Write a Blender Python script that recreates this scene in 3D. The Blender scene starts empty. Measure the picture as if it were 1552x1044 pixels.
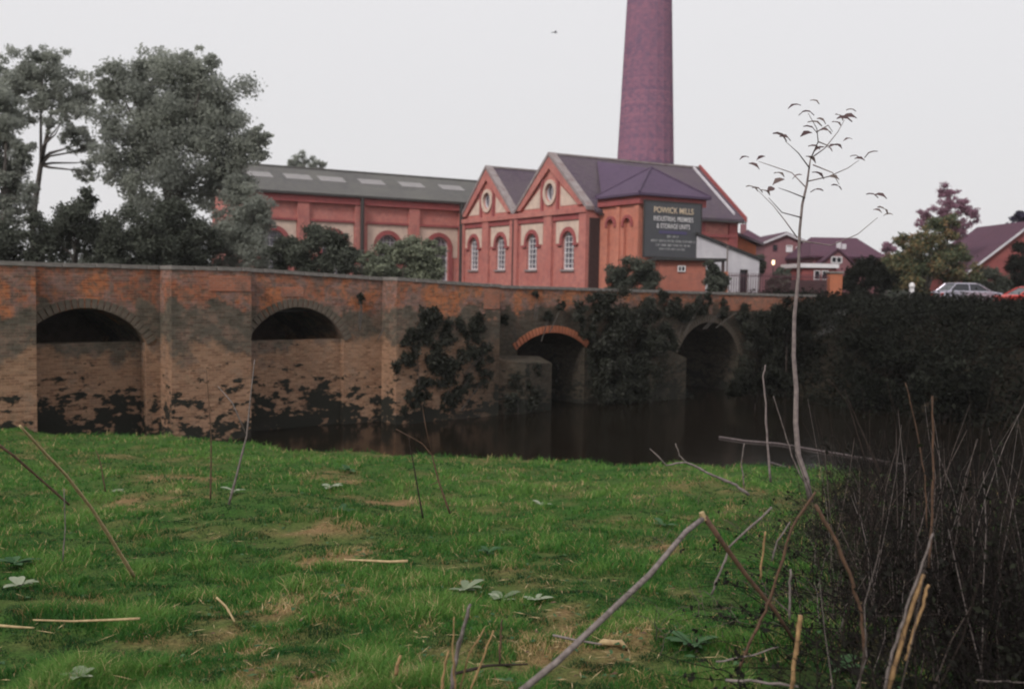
import bpy, math, random
import numpy as np
from mathutils import Vector, Matrix
from mathutils.geometry import tessellate_polygon
random.seed(7); RNG = np.random.default_rng(7)
R = math.radians
scene = bpy.context.scene
col = scene.collection

# ------------------------------------------------------------------ camera
PW, PH, PF = 1552.0, 1044.0, 1500.0
EYE = Vector((0.0, 0.0, 5.2))
PITCH, ROLL = 3.5, 1.0
cam_d = bpy.data.cameras.new('camera'); cam = bpy.data.objects.new('camera', cam_d); col.objects.link(cam)
cam_d.sensor_width = 36.0; cam_d.lens = 36.0 * PF / PW
cam_d.clip_start = 0.05; cam_d.clip_end = 6000
CM = Matrix.Rotation(R(90 - PITCH), 4, 'X') @ Matrix.Rotation(R(ROLL), 4, 'Z')
cam.matrix_world = Matrix.Translation(EYE) @ CM
cam_d.dof.use_dof = True; cam_d.dof.focus_distance = 7.5; cam_d.dof.aperture_fstop = 2.2
scene.camera = cam
CM3 = CM.to_3x3()

# ------------------------------------------------------------------ light
SUN_EL, SUN_AZ = 40.0, 214.0          # azimuth clockwise from +Y (the sun stands behind and to the left)
world = bpy.data.worlds.new('World'); scene.world = world; world.use_nodes = True
wn, wl = world.node_tree.nodes, world.node_tree.links
for n in list(wn): wn.remove(n)
wo = wn.new('ShaderNodeOutputWorld'); bg = wn.new('ShaderNodeBackground'); bg.inputs['Strength'].default_value = 0.1
sky = wn.new('ShaderNodeTexSky'); sky.sky_type = 'NISHITA'; sky.sun_disc = False
sky.sun_elevation = R(SUN_EL); sky.sun_rotation = R(SUN_AZ); sky.dust_density = 4.0; sky.air_density = 1.0
tcw = wn.new('ShaderNodeTexCoord'); sep = wn.new('ShaderNodeSeparateXYZ'); wl.new(tcw.outputs['Generated'], sep.inputs[0])
mr = wn.new('ShaderNodeMapRange'); wl.new(sep.outputs['Z'], mr.inputs['Value'])
mr.inputs['From Min'].default_value = 0.0; mr.inputs['From Max'].default_value = 1.0
mr.inputs['To Min'].default_value = 8.0; mr.inputs['To Max'].default_value = 10.2
mxs = wn.new('ShaderNodeMix'); mxs.data_type = 'RGBA'; mxs.inputs['Factor'].default_value = 0.93
cc = wn.new('ShaderNodeCombineColor')
tint = [1.0, 0.985, 1.0]
for i, t in enumerate(tint):
    mm = wn.new('ShaderNodeMath'); mm.operation = 'MULTIPLY'; mm.inputs[1].default_value = t
    wl.new(mr.outputs['Result'], mm.inputs[0]); wl.new(mm.outputs[0], cc.inputs[i])
wl.new(sky.outputs['Color'], mxs.inputs['A']); wl.new(cc.outputs['Color'], mxs.inputs['B'])
wl.new(mxs.outputs['Result'], bg.inputs['Color']); wl.new(bg.outputs[0], wo.inputs[0])
sun_d = bpy.data.lights.new('sun', 'SUN'); sun_d.energy = 2.2; sun_d.angle = R(12); sun_d.color = (1.0, 0.94, 0.88)
sun = bpy.data.objects.new('sun', sun_d); col.objects.link(sun)
sd = Vector((math.sin(R(SUN_AZ)) * math.cos(R(SUN_EL)), math.cos(R(SUN_AZ)) * math.cos(R(SUN_EL)), math.sin(R(SUN_EL))))
sun.rotation_euler = sd.to_track_quat('Z', 'Y').to_euler(); sun.location = sd * 200
scene.view_settings.view_transform = 'Standard'; scene.view_settings.look = 'None'
scene.view_settings.exposure = 0.0; scene.view_settings.gamma = 1.0; scene.view_settings.use_curve_mapping = False
scene.render.engine = 'CYCLES'
scene.cycles.max_bounces = 6; scene.cycles.transparent_max_bounces = 8; scene.cycles.volume_bounces = 0
scene.cycles.filter_width = 2.0
scene.cycles.use_denoising = True

# ------------------------------------------------------------------ helpers
def ray(px, py):
    return CM3 @ Vector(((px - PW / 2) / PF, -(py - PH / 2) / PF, -1.0))
def P(px, py, Y):
    d = ray(px, py); return EYE + d * (Y / d.y)

def vnoise(x, y, seed=0):
    xi = np.floor(x).astype(np.int64); yi = np.floor(y).astype(np.int64)
    fx = x - xi; fy = y - yi; fx = fx * fx * (3 - 2 * fx); fy = fy * fy * (3 - 2 * fy)
    def h(a, b):
        n = (a * 374761393 + b * 668265263 + seed * 1442695041) & 0x7fffffff
        n = ((n ^ (n >> 13)) * 1274126177) & 0x7fffffff
        return ((n ^ (n >> 16)) & 0xffff) / 65535.0
    return (h(xi, yi) * (1 - fx) + h(xi + 1, yi) * fx) * (1 - fy) + (h(xi, yi + 1) * (1 - fx) + h(xi + 1, yi + 1) * fx) * fy
def fbm(x, y, o=4, seed=0):
    s = 0; a = .5; t = 0
    for i in range(o):
        s = s + a * vnoise(x * 2 ** i, y * 2 ** i, seed + i); t += a; a *= .5
    return s / t
def sstep(a, b, x):
    t = np.clip((x - a) / (b - a), 0, 1); return t * t * (3 - 2 * t)

def clean(t): return t

def tag(o, label=None, cat=None, group=None, kind=None):
    if label: o['label'] = label
    if cat: o['category'] = cat
    if group: o['group'] = group
    if kind: o['kind'] = kind
    return o
def empty(name, loc=(0, 0, 0), rz=0.0, label=None, cat=None, group=None):
    o = bpy.data.objects.new(name, None); o.empty_display_size = .3
    o.location = loc; o.rotation_euler = (0, 0, rz); col.objects.link(o)
    return tag(o, label, cat, group)

class MB:
    def __init__(s): s.v = []; s.f = []; s.m = []
    def add(s, vs, fs, mi=0):
        b = len(s.v); s.v += [tuple(v) for v in vs]
        for f in fs: s.f.append(tuple(b + i for i in f)); s.m.append(mi)
    def box(s, x0, x1, y0, y1, z0, z1, mi=0, rz=0.0, c=None):
        vs = [Vector((x, y, z)) for x in (x0, x1) for y in (y0, y1) for z in (z0, z1)]
        if rz:
            c = Vector(c) if c else Vector(((x0 + x1) / 2, (y0 + y1) / 2, 0)); m = Matrix.Rotation(rz, 3, 'Z')
            vs = [m @ (v - c) + c for v in vs]
        s.add(vs, [(0, 1, 3, 2), (4, 6, 7, 5), (0, 4, 5, 1), (2, 3, 7, 6), (0, 2, 6, 4), (1, 5, 7, 3)], mi)
        return s
    def ext(s, loops, a, b, fn=None, mi=0):
        """extrude a 2-D outline with holes (u,z) between depths a and b"""
        fn = fn or (lambda u, z, d: (u, d, z))
        flat = [p for l in loops for p in l]; n = len(flat)
        tris = tessellate_polygon([[Vector((p[0], p[1], 0)) for p in l] for l in loops])
        vs = [fn(p[0], p[1], a) for p in flat] + [fn(p[0], p[1], b) for p in flat]
        fs = [tuple(t) for t in tris] + [tuple(i + n for i in reversed(t)) for t in tris]
        k = 0
        for l in loops:
            m = len(l)
            for i in range(m):
                j = (i + 1) % m; fs.append((k + i, k + j, n + k + j, n + k + i))
            k += m
        s.add(vs, fs, mi); return s
    def tube(s, pts, rad, n=6, cap=True, mi=0):
        pts = [Vector(p) for p in pts]; 
        if not hasattr(rad, '__len__'): rad = [rad] * len(pts)
        b = len(s.v); ref = None
        for i, p in enumerate(pts):
            t = (pts[min(i + 1, len(pts) - 1)] - pts[max(i - 1, 0)])
            if t.length < 1e-9: t = Vector((0, 0, 1))
            t.normalize()
            if ref is None:
                ref = t.orthogonal().normalized()
            u = (ref - t * ref.dot(t)); u = u.normalized() if u.length > 1e-6 else t.orthogonal().normalized(); ref = u
            w = t.cross(u)
            for k in range(n):
                a = 2 * math.pi * k / n
                s.v.append(tuple(p + (u * math.cos(a) + w * math.sin(a)) * rad[i]))
        for i in range(len(pts) - 1):
            for k in range(n):
                s.f.append((b + i * n + k, b + i * n + (k + 1) % n, b + (i + 1) * n + (k + 1) % n, b + (i + 1) * n + k)); s.m.append(mi)
        if cap:
            s.f.append(tuple(b + k for k in reversed(range(n)))); s.m.append(mi)
            e = b + (len(pts) - 1) * n; s.f.append(tuple(e + k for k in range(n))); s.m.append(mi)
        return s
    def build(s, name, mats, parent=None, bevel=0.0, smooth=False, label=None):
        me = bpy.data.meshes.new(name); me.from_pydata(s.v, [], s.f)
        import bmesh
        bm = bmesh.new(); bm.from_mesh(me); bmesh.ops.recalc_face_normals(bm, faces=bm.faces)
        if bevel:
            bmesh.ops.bevel(bm, geom=bm.edges[:], offset=bevel, segments=1, affect='EDGES')
        uv = bm.loops.layers.uv.new('UVMap')
        for f in bm.faces:
            nrm = f.normal
            if abs(nrm.z) > .97: t = Vector((1, 0, 0)); w = Vector((0, 1, 0))
            else:
                t = Vector((-nrm.y, nrm.x, 0)).normalized(); w = nrm.cross(t)
                if w.z < 0: w = -w
                if t.x < -1e-4 or (abs(t.x) < 1e-4 and t.y < 0): t = -t
            for l in f.loops:
                l[uv].uv = (l.vert.co.dot(t), l.vert.co.dot(w))
            f.smooth = smooth
        bm.to_mesh(me); bm.free()
        if not isinstance(mats, (list, tuple)): mats = [mats]
        for m in mats: me.materials.append(m)
        if len(mats) > 1 and not bevel:
            me.polygons.foreach_set('material_index', s.m)
        o = bpy.data.objects.new(name, me); col.objects.link(o)
        if parent: o.parent = parent
        if label: o['label'] = label
        return o

def np_mesh(name, V, Fq, mats, attrs=None, parent=None, tri=False):
    """V (n,3), Fq (m,4) or (m,3)"""
    k = Fq.shape[1]; me = bpy.data.meshes.new(name)
    me.vertices.add(len(V)); me.vertices.foreach_set('co', V.astype(np.float32).ravel())
    me.loops.add(Fq.size); me.loops.foreach_set('vertex_index', Fq.astype(np.int32).ravel())
    me.polygons.add(len(Fq)); me.polygons.foreach_set('loop_start', np.arange(0, Fq.size, k, dtype=np.int32))
    me.update(calc_edges=True)
    for nm, (dom, arr) in (attrs or {}).items():
        a = me.attributes.new(nm, 'FLOAT', dom); a.data.foreach_set('value', arr.astype(np.float32))
    for m in (mats if isinstance(mats, (list, tuple)) else [mats]): me.materials.append(m)
    o = bpy.data.objects.new(name, me); col.objects.link(o)
    if parent: o.parent = parent
    return o

# ------------------------------------------------------------------ materials
def newmat(name):
    m = bpy.data.materials.new(name); m.use_nodes = True
    nt = m.node_tree; b = nt.nodes['Principled BSDF']; return m, nt, b
class NT:
    def __init__(s, nt): s.nt = nt
    def n(s, t, **kw):
        x = s.nt.nodes.new(t)
        for k, v in kw.items():
            setattr(x, k, v)
        return x
    def noise(s, vec, scale, detail=4, rough=.55):
        x = s.n('ShaderNodeTexNoise'); x.inputs['Scale'].default_value = scale
        x.inputs['Detail'].default_value = detail; x.inputs['Roughness'].default_value = rough
        if vec is not None: s.nt.links.new(vec, x.inputs['Vector'])
        return x.outputs['Fac']
    def ramp(s, fac, stops):
        x = s.n('ShaderNodeValToRGB'); s.nt.links.new(fac, x.inputs[0]); e = x.color_ramp.elements
        while len(e) < len(stops): e.new(.5)
        for i, (p, c) in enumerate(stops):
            e[i].position = p; e[i].color = (*c, 1) if hasattr(c, '__len__') else (c, c, c, 1)
        return x.outputs[0]
    def mix(s, f, a, b, blend='MIX'):
        x = s.n('ShaderNodeMix', data_type='RGBA', blend_type=blend)
        for sock, v in ((x.inputs['Factor'], f), (x.inputs['A'], a), (x.inputs['B'], b)):
            if hasattr(v, 'is_output'): s.nt.links.new(v, sock)
            elif hasattr(v, '__len__'): sock.default_value = (*v, 1)
            else: sock.default_value = v
        return x.outputs['Result']
    def math(s, op, a, b=0.0):
        x = s.n('ShaderNodeMath', operation=op)
        for i, v in enumerate((a, b)):
            if hasattr(v, 'is_output'): s.nt.links.new(v, x.inputs[i])
            else: x.inputs[i].default_value = v
        return x.outputs[0]
    def bump(s, h, strength, dist, bsdf):
        x = s.n('ShaderNodeBump'); x.inputs['Strength'].default_value = strength; x.inputs['Distance'].default_value = dist
        s.nt.links.new(h, x.inputs['Height']); s.nt.links.new(x.outputs[0], bsdf.inputs['Normal'])

def plain(name, c, rough=.7, c2=None, scale=6.0, metal=0.0, bump=0.0, spec=.4):
    m, nt, b = newmat(name); k = NT(nt)
    tc = k.n('ShaderNodeTexCoord'); f = k.noise(tc.outputs['Object'], scale, 5)
    c2 = c2 or tuple(x * .7 for x in c)
    nt.links.new(k.ramp(f, [(.3, c2), (.7, c)]), b.inputs['Base Color'])
    b.inputs['Roughness'].default_value = rough; b.inputs['Metallic'].default_value = metal
    b.inputs['Specular IOR Level'].default_value = spec
    if bump: k.bump(f, .6, bump, b)
    return m

def brick(name, ca, cb, cm, bw=.225, bh=.075, stain=(.06, .055, .05), stain_amt=.35, mortar=.008, big=.35, bumpd=.006):
    m, nt, b = newmat(name); k = NT(nt)
    tc = k.n('ShaderNodeTexCoord')
    br = k.n('ShaderNodeTexBrick'); br.inputs['Scale'].default_value = 1.0
    br.inputs['Brick Width'].default_value = bw; br.inputs['Row Height'].default_value = bh
    br.inputs['Mortar Size'].default_value = mortar; br.inputs['Mortar Smooth'].default_value = .3
    br.inputs['Color1'].default_value = (*ca, 1); br.inputs['Color2'].default_value = (*cb, 1); br.inputs['Mortar'].default_value = (*cm, 1)
    nt.links.new(tc.outputs['UV'], br.inputs['Vector'])
    n1 = k.noise(tc.outputs['Object'], big, 5, .6); n2 = k.noise(tc.outputs['Object'], 2.3, 6, .65)
    c = k.mix(k.ramp(n1, [(.35, 0), (.7, 1)]), br.outputs['Color'], tuple((a * .6 + s * .4) for a, s in zip(ca, stain)))
    f = k.math('MULTIPLY', k.ramp(n2, [(.45, 0), (.75, 1)]), stain_amt)
    c = k.mix(f, c, stain)
    nt.links.new(c, b.inputs['Base Color']); b.inputs['Roughness'].default_value = .9; b.inputs['Specular IOR Level'].default_value = .2
    h = k.math('ADD', br.outputs['Fac'], k.math('MULTIPLY', n2, -.8))
    x = k.n('ShaderNodeBump', invert=True); x.inputs['Strength'].default_value = .7; x.inputs['Distance'].default_value = bumpd
    nt.links.new(h, x.inputs['Height']); nt.links.new(x.outputs[0], b.inputs['Normal'])
    return m

def leafmat(name, stops, transl=.25, rough=.7):
    m, nt, b = newmat(name); k = NT(nt)
    at = k.n('ShaderNodeAttribute'); at.attribute_name = 'rnd'
    c = k.ramp(at.outputs['Fac'], stops)
    nt.links.new(c, b.inputs['Base Color']); b.inputs['Roughness'].default_value = rough; b.inputs['Specular IOR Level'].default_value = .06
    if transl:
        tr = k.n('ShaderNodeBsdfTranslucent'); nt.links.new(c, tr.inputs['Color'])
        mx = k.n('ShaderNodeMixShader'); mx.inputs[0].default_value = transl
        nt.links.new(b.outputs[0], mx.inputs[1]); nt.links.new(tr.outputs[0], mx.inputs[2])
        nt.links.new(mx.outputs[0], nt.nodes['Material Output'].inputs['Surface'])
    return m

M = {}
M['mill_brick'] = brick('mill_brick', (.57, .19, .15), (.42, .13, .115), (.50, .31, .27), stain=(.22, .09, .10), stain_amt=.6, big=.5, mortar=.012)
M['mill_brick_dark'] = brick('mill_brick_dark', (.42, .10, .095), (.35, .085, .09), (.25, .14, .13), stain=(.10, .05, .06), stain_amt=.4)
M['bay_brick'] = brick('bay_brick', (.62, .21, .13), (.48, .15, .11), (.5, .3, .24), stain=(.24, .10, .09), stain_amt=.5, mortar=.012)
M['chimney_brick'] = brick('chimney_brick', (.33, .14, .19), (.11, .06, .12), (.28, .18, .23), stain=(.10, .085, .14), stain_amt=.85, big=.16, bw=.45, bh=.15, mortar=.016)
M['cream'] = plain('cream_render', (.66, .52, .43), .85, (.50, .38, .32), 2.0)
M['stone_cap'] = plain('coping_stone', (.24, .215, .20), .9, (.10, .095, .085), 3.0, bump=.01)
M['coping_mill'] = plain('mill_coping', (.30, .27, .27), .9, (.20, .15, .15), 2.0)
M['slate'] = brick('roof_slate', (.115, .085, .115), (.085, .062, .088), (.055, .045, .06), bw=.30, bh=.22, stain=(.12, .105, .10), stain_amt=.5, mortar=.012, big=.2, bumpd=.012)
M['slate_grey'] = brick('roof_slate_grey', (.125, .12, .12), (.09, .088, .09), (.06, .06, .06), bw=.30, bh=.22, stain=(.14, .14, .12), stain_amt=.5, mortar=.012, big=.2, bumpd=.012)
M['slate_purple'] = brick('roof_tile_purple', (.105, .072, .115), (.08, .056, .092), (.05, .038, .058), bw=.28, bh=.2, stain=(.09, .06, .11), stain_amt=.4, mortar=.012, big=.3, bumpd=.012)
M['house_tile'] = brick('house_roof_tile', (.115, .05, .075), (.085, .04, .06), (.05, .03, .04), bw=.3, bh=.3, stain=(.07, .04, .07), stain_amt=.4, mortar=.02, bumpd=.02)
M['house_brick'] = brick('house_brick', (.27, .11, .12), (.22, .09, .105), (.25, .17, .18), stain=(.14, .08, .10), stain_amt=.3)
M['house_brick_red'] = brick('house_brick_red', (.33, .085, .075), (.27, .07, .07), (.25, .14, .14), stain=(.12, .05, .06), stain_amt=.3)
M['orange_brick'] = brick('orange_brick', (.52, .155, .07), (.42, .12, .06), (.36, .24, .18), stain=(.22, .10, .07), stain_amt=.4)
M['repair_brick'] = brick('repair_brick', (.46, .145, .075), (.24, .095, .06), (.34, .24, .19), stain=(.12, .09, .075), stain_amt=.95, big=1.2, mortar=.012)
M['shed_brick'] = brick('shed_brick', (.44, .14, .095), (.33, .11, .08), (.33, .22, .18), stain=(.17, .08, .07), stain_amt=.7)
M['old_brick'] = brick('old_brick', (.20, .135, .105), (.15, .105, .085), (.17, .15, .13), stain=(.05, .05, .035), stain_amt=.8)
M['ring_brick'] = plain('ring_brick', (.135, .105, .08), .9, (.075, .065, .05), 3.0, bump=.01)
M['white_paint'] = plain('white_paint', (.72, .70, .72), .5, (.6, .58, .6), 4)
M['white_wall'] = plain('white_render', (.62, .60, .63), .8, (.47, .45, .49), 1.5)
M['black_iron'] = plain('black_iron', (.035, .033, .036), .5, (.05, .04, .035), 8)
M['dark_wood'] = plain('dark_timber', (.06, .035, .035), .8, (.035, .02, .02), 10)
M['rail_red'] = plain('railing_paint', (.085, .03, .04), .6, (.06, .025, .035), 10)
M['felt'] = plain('roofing_felt', (.04, .038, .04), .9, (.03, .03, .03), 3)
M['skylight'] = plain('skylight_glass', (.25, .235, .235), .5, (.18, .17, .17), 3)
M['signgreen'] = plain('sign_board_paint', (.075, .078, .085), .5, (.065, .065, .075), 2)
M['sign_yellow'] = plain('sign_yellow', (.75, .62, .42), .6, (.65, .5, .4), 2)
M['sign_white'] = plain('sign_white', (.75, .72, .72), .6, (.6, .58, .6), 2)
M['sign_small'] = plain('sign_small_white', (.42, .42, .42), .6, (.34, .34, .35), 2)
M['sign_blue'] = plain('sign_blue', (.075, .065, .17), .6, (.09, .075, .14), 2)
M['road'] = plain('asphalt', (.06, .058, .056), .9, (.045, .043, .042), 20)
M['bark'] = plain('bark', (.10, .085, .075), .9, (.05, .043, .04), 12, bump=.01)
M['bark_pale'] = plain('sapling_bark', (.25, .205, .195), .85, (.12, .095, .095), 22, bump=.002)
M['stalk_grey'] = plain('dead_stalk_grey', (.22, .185, .175), .85, (.085, .068, .062), 38, bump=.002)
M['stalk_tan'] = plain('dead_stalk_tan', (.40, .25, .115), .85, (.17, .10, .05), 34, bump=.002)
M['stalk_brown'] = plain('dead_stalk_brown', (.13, .07, .042), .85, (.05, .03, .02), 34, bump=.002)
M['stalk_dark'] = plain('dead_stalk_dark', (.05, .038, .034), .9, (.022, .017, .015), 22, spec=.05)
M['stalk_dull'] = plain('dead_stalk_dull', (.13, .105, .095), .9, (.06, .048, .043), 22, spec=.05)
M['twig'] = plain('bramble_twig', (.018, .015, .014), .95, (.008, .007, .007), 9, spec=.03)
M['straw'] = plain('straw', (.44, .34, .18), .8, (.28, .19, .10), 30)
M['drift_bark'] = plain('driftwood_bark', (.16, .13, .13), .8, (.09, .07, .07), 6)
M['rubber'] = plain('rubber', (.02, .02, .02), .8)
M['silver'] = plain('silver_car_paint', (.52, .50, .58), .25, (.48, .46, .55), 2, metal=.6)
M['red'] = plain('red_car_paint', (.55, .045, .03), .3, (.5, .04, .03), 2)
M['darkglass'], nt_, b_ = newmat('dark_glass'); b_.inputs['Base Color'].default_value = (.02, .022, .028, 1); b_.inputs['Roughness'].default_value = .12
M['winglass'], nt_, b_ = newmat('window_glass'); b_.inputs['Base Color'].default_value = (.12, .115, .14, 1); b_.inputs['Roughness'].default_value = .18
M['lamp'], nt_, b_ = newmat('lamp_glow'); b_.inputs['Base Color'].default_value = (1, .8, .6, 1); b_.inputs['Emission Color'].default_value = (1, .72, .45, 1); b_.inputs['Emission Strength'].default_value = 2.2

# bridge masonry: layered by height, stains and dark blotches of its own shape
def bridge_mat(name, kind):
    m, nt, b = newmat(name); k = NT(nt)
    tc = k.n('ShaderNodeTexCoord'); uv = tc.outputs['UV']; ob = tc.outputs['Object']
    sx = k.n('ShaderNodeSeparateXYZ'); nt.links.new(ob, sx.inputs[0]); z = sx.outputs['Z']
    br = k.n('ShaderNodeTexBrick'); br.inputs['Scale'].default_value = 1.0
    br.inputs['Brick Width'].default_value = .235; br.inputs['Row Height'].default_value = .08
    br.inputs['Mortar Size'].default_value = .011; br.inputs['Mortar Smooth'].default_value = .4
    br.inputs['Color1'].default_value = (1, 1, 1, 1); br.inputs['Color2'].default_value = (.55, .48, .46, 1); br.inputs['Mortar'].default_value = (1, .98, .92, 1)
    nt.links.new(uv, br.inputs['Vector'])
    nA = k.noise(ob, .55, 6, .62); nB = k.noise(ob, 1.9, 6, .68); nC = k.noise(ob, 6.5, 5, .7)
    nD = k.noise(ob, 22.0, 3, .7)
    zz = k.math('ADD', z, k.math('ADD', k.math('MULTIPLY', k.math('SUBTRACT', nB, .5), 1.5), k.math('MULTIPLY', k.math('SUBTRACT', nA, .5), 3.2)))
    top = k.ramp(nA, [(.36, (.20, .13, .11)), (.45, (.46, .165, .085)), (.53, (.30, .19, .17)), (.61, (.55, .20, .09))])
    top = k.mix(k.ramp(nC, [(.45, 0), (.62, .75)]), top, (.135, .125, .10))
    mid = k.ramp(nB, [(.35, (.085, .08, .063)), (.5, (.15, .125, .098)), (.62, (.25, .17, .13))])
    low = k.ramp(nB, [(.3, (.27, .18, .12)), (.5, (.40, .24, .155)), (.68, (.31, .21, .15))])
    wet = (.028, .026, .022)
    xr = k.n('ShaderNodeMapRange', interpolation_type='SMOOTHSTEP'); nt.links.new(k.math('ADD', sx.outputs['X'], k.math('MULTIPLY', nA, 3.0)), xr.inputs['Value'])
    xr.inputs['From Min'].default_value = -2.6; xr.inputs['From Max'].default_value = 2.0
    low = k.mix(xr.outputs[0], low, k.ramp(nC, [(.35, (.035, .032, .025)), (.65, (.085, .07, .052))]))  # darker to the right: greenish-brown tone plus arch-interior shade put into the colour
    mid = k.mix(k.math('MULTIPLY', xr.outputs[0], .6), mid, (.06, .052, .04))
    f1 = k.math('SMOOTH_MIN', 1.0, 0); 
    def st(a, bb):
        x = k.n('ShaderNodeMapRange', interpolation_type='SMOOTHSTEP'); nt.links.new(zz, x.inputs['Value'])
        x.inputs['From Min'].default_value = a; x.inputs['From Max'].default_value = bb; return x.outputs[0]
    c = k.mix(st(2.75, 3.15), low, mid); c = k.mix(st(4.1, 4.45), c, top)
    c = k.mix(1.0, c, br.outputs['Color'], 'MULTIPLY')
    c = k.mix(k.ramp(nD, [(.3, .35), (.62, 0)]), c, (.09, .075, .06))
    # dark growth blotches, wider than tall, only low down
    mp = k.n('ShaderNodeMapping'); mp.inputs['Scale'].default_value = (1.0, 1.0, 1.9); nt.links.new(ob, mp.inputs['Vector'])
    nE = k.math('ADD', k.math('MULTIPLY', k.noise(mp.outputs[0], 1.1, 3, .5), .5), k.math('MULTIPLY', k.noise(mp.outputs[0], 3.4, 3, .6), .5))
    lo = k.n('ShaderNodeMapRange'); nt.links.new(z, lo.inputs['Value'])
    lo.inputs['From Min'].default_value = .3; lo.inputs['From Max'].default_value = 3.3
    lo.inputs['To Min'].default_value = .10 if kind == 'low' else .06; lo.inputs['To Max'].default_value = -.16
    blot = k.ramp(k.math('ADD', nE, lo.outputs[0]), [(.51, 0), (.545, 1)])
    c = k.mix(blot, c, (.022, .022, .017))
    c = k.mix(k.ramp(zz, [(.0, 1), (.0, 1)]) if False else k.math('SUBTRACT', 1.0, st(-.5, .35)), c, wet)
    nt.links.new(c, b.inputs['Base Color']); b.inputs['Roughness'].default_value = .92; b.inputs['Specular IOR Level'].default_value = .2
    h = k.math('ADD', k.math('MULTIPLY', br.outputs['Fac'], -.6), k.math('ADD', nC, k.math('MULTIPLY', blot, .8)))
    k.bump(h, .8, .03, b)
    return m
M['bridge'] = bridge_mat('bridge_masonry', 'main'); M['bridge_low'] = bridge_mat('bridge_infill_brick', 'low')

M['leaf_haze'] = leafmat('leaf_grey_green', [(0, (.25, .265, .24)), (.5, (.33, .35, .31)), (1, (.41, .43, .37))], .62)  # milky veil over these trees put into a paler leaf colour
M['leaf_dark'] = leafmat('leaf_dark_green', [(0, (.045, .05, .04)), (.6, (.085, .095, .075)), (1, (.14, .15, .12))])
M['leaf_mid'] = leafmat('leaf_mid_green', [(0, (.11, .125, .09)), (.6, (.20, .22, .16)), (1, (.30, .33, .22))])
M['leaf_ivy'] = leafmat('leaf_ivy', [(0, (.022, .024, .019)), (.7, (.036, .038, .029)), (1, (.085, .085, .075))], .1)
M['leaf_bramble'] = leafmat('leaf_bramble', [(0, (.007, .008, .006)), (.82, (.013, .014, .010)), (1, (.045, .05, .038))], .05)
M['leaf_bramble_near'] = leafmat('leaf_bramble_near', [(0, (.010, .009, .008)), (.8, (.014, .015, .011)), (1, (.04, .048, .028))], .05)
M['leaf_autumn'] = leafmat('leaf_autumn', [(0, (.06, .075, .045)), (.5, (.11, .13, .075)), (.8, (.24, .17, .08)), (1, (.36, .18, .12))])
M['leaf_pink'] = leafmat('leaf_mauve', [(0, (.26, .15, .19)), (.6, (.36, .20, .27)), (1, (.44, .28, .34))], .5)
M['leaf_navy'] = leafmat('leaf_blue_dark', [(0, (.03, .026, .05)), (1, (.055, .045, .085))], .1)
M['leaf_sap'] = leafmat('sapling_leaf', [(0, (.12, .075, .085)), (.5, (.2, .14, .14)), (1, (.26, .21, .19))], .5)
M['leaf_weed'] = leafmat('weed_leaf', [(0, (.13, .17, .10)), (.5, (.24, .27, .19)), (1, (.27, .30, .22))], .15)
M['leaf_weed_dark'] = leafmat('weed_leaf_dark', [(0, (.035, .08, .035)), (1, (.07, .13, .06))], .15)

# ------------------------------------------------------------------ terrain
BU = Vector((.78, .6257, 0)); BN = Vector((.6257, -.78, 0)); BO = Vector((-.7, 40.0, 0)); BR = math.atan2(BU.y, BU.x)
EX = np.array([-60, -25, -20, -15, -10, -5.7, -1.06, 2.3, 4.2, 9.8, 40.0]); EY = np.array([40, 34, 31.5, 29.0, 26, 22.6, 21, 19.7, 19.3, 19, 17.0])
def bridge_sy(X, Y):
    return (X - BO.x) * BU.x + (Y - BO.y) * BU.y, -((X - BO.x) * BN.x + (Y - BO.y) * BN.y)
def edgeY(X): return np.interp(X, EX, EY)
def far_d(X, Y):
    s, yb = bridge_sy(X, Y)
    d1 = (X - 11.8) * .875 + (Y - 49.5) * .483
    return np.maximum(yb - 12.0, d1)
def gz(X, Y):
    X = np.asarray(X, float); Y = np.asarray(Y, float)
    und = (fbm(X * .35 + 9, Y * .35, 3, 3) - .5) * .30 + (fbm(X * 1.7, Y * 1.7 + 4, 3, 8) - .5) * .15 + (fbm(X * 5, Y * 5, 2, 12) - .5) * .05
    near = 3.6 - .1 * Y + und * sstep(2.0, 4.0, Y)
    e = edgeY(X) + (fbm(X * .8 + 40, Y * 0 + 2, 3, 5) - .5) * 1.2
    t = sstep(-.3, 2.2, Y - e); near = near * (1 - t) + (-1.2) * t
    fd = far_d(X, Y)
    lvl = 3.1 + 1.0 * sstep(9, 15, X) + .25 * (fbm(X * .1, Y * .1, 3, 21) - .5)
    far = -1.2 + (lvl + 1.2) * sstep(-1.0, 6.0, fd)
    return np.maximum(near * (Y < e + 3) + -1.2 * (Y >= e + 3), far) if True else near
def gz1(x, y): return float(gz(np.array([x]), np.array([y]))[0])
def G(px, py, far=False):
    """where the sight line through a pixel meets the near bank"""
    d = ray(px, py); t = -1.6 / (d.z + .1 * d.y)
    for i in range(6):
        p = EYE + d * t; t -= (p.z - gz1(p.x, p.y)) / (d.z + .1 * d.y) * .9
    return EYE + d * t

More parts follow.
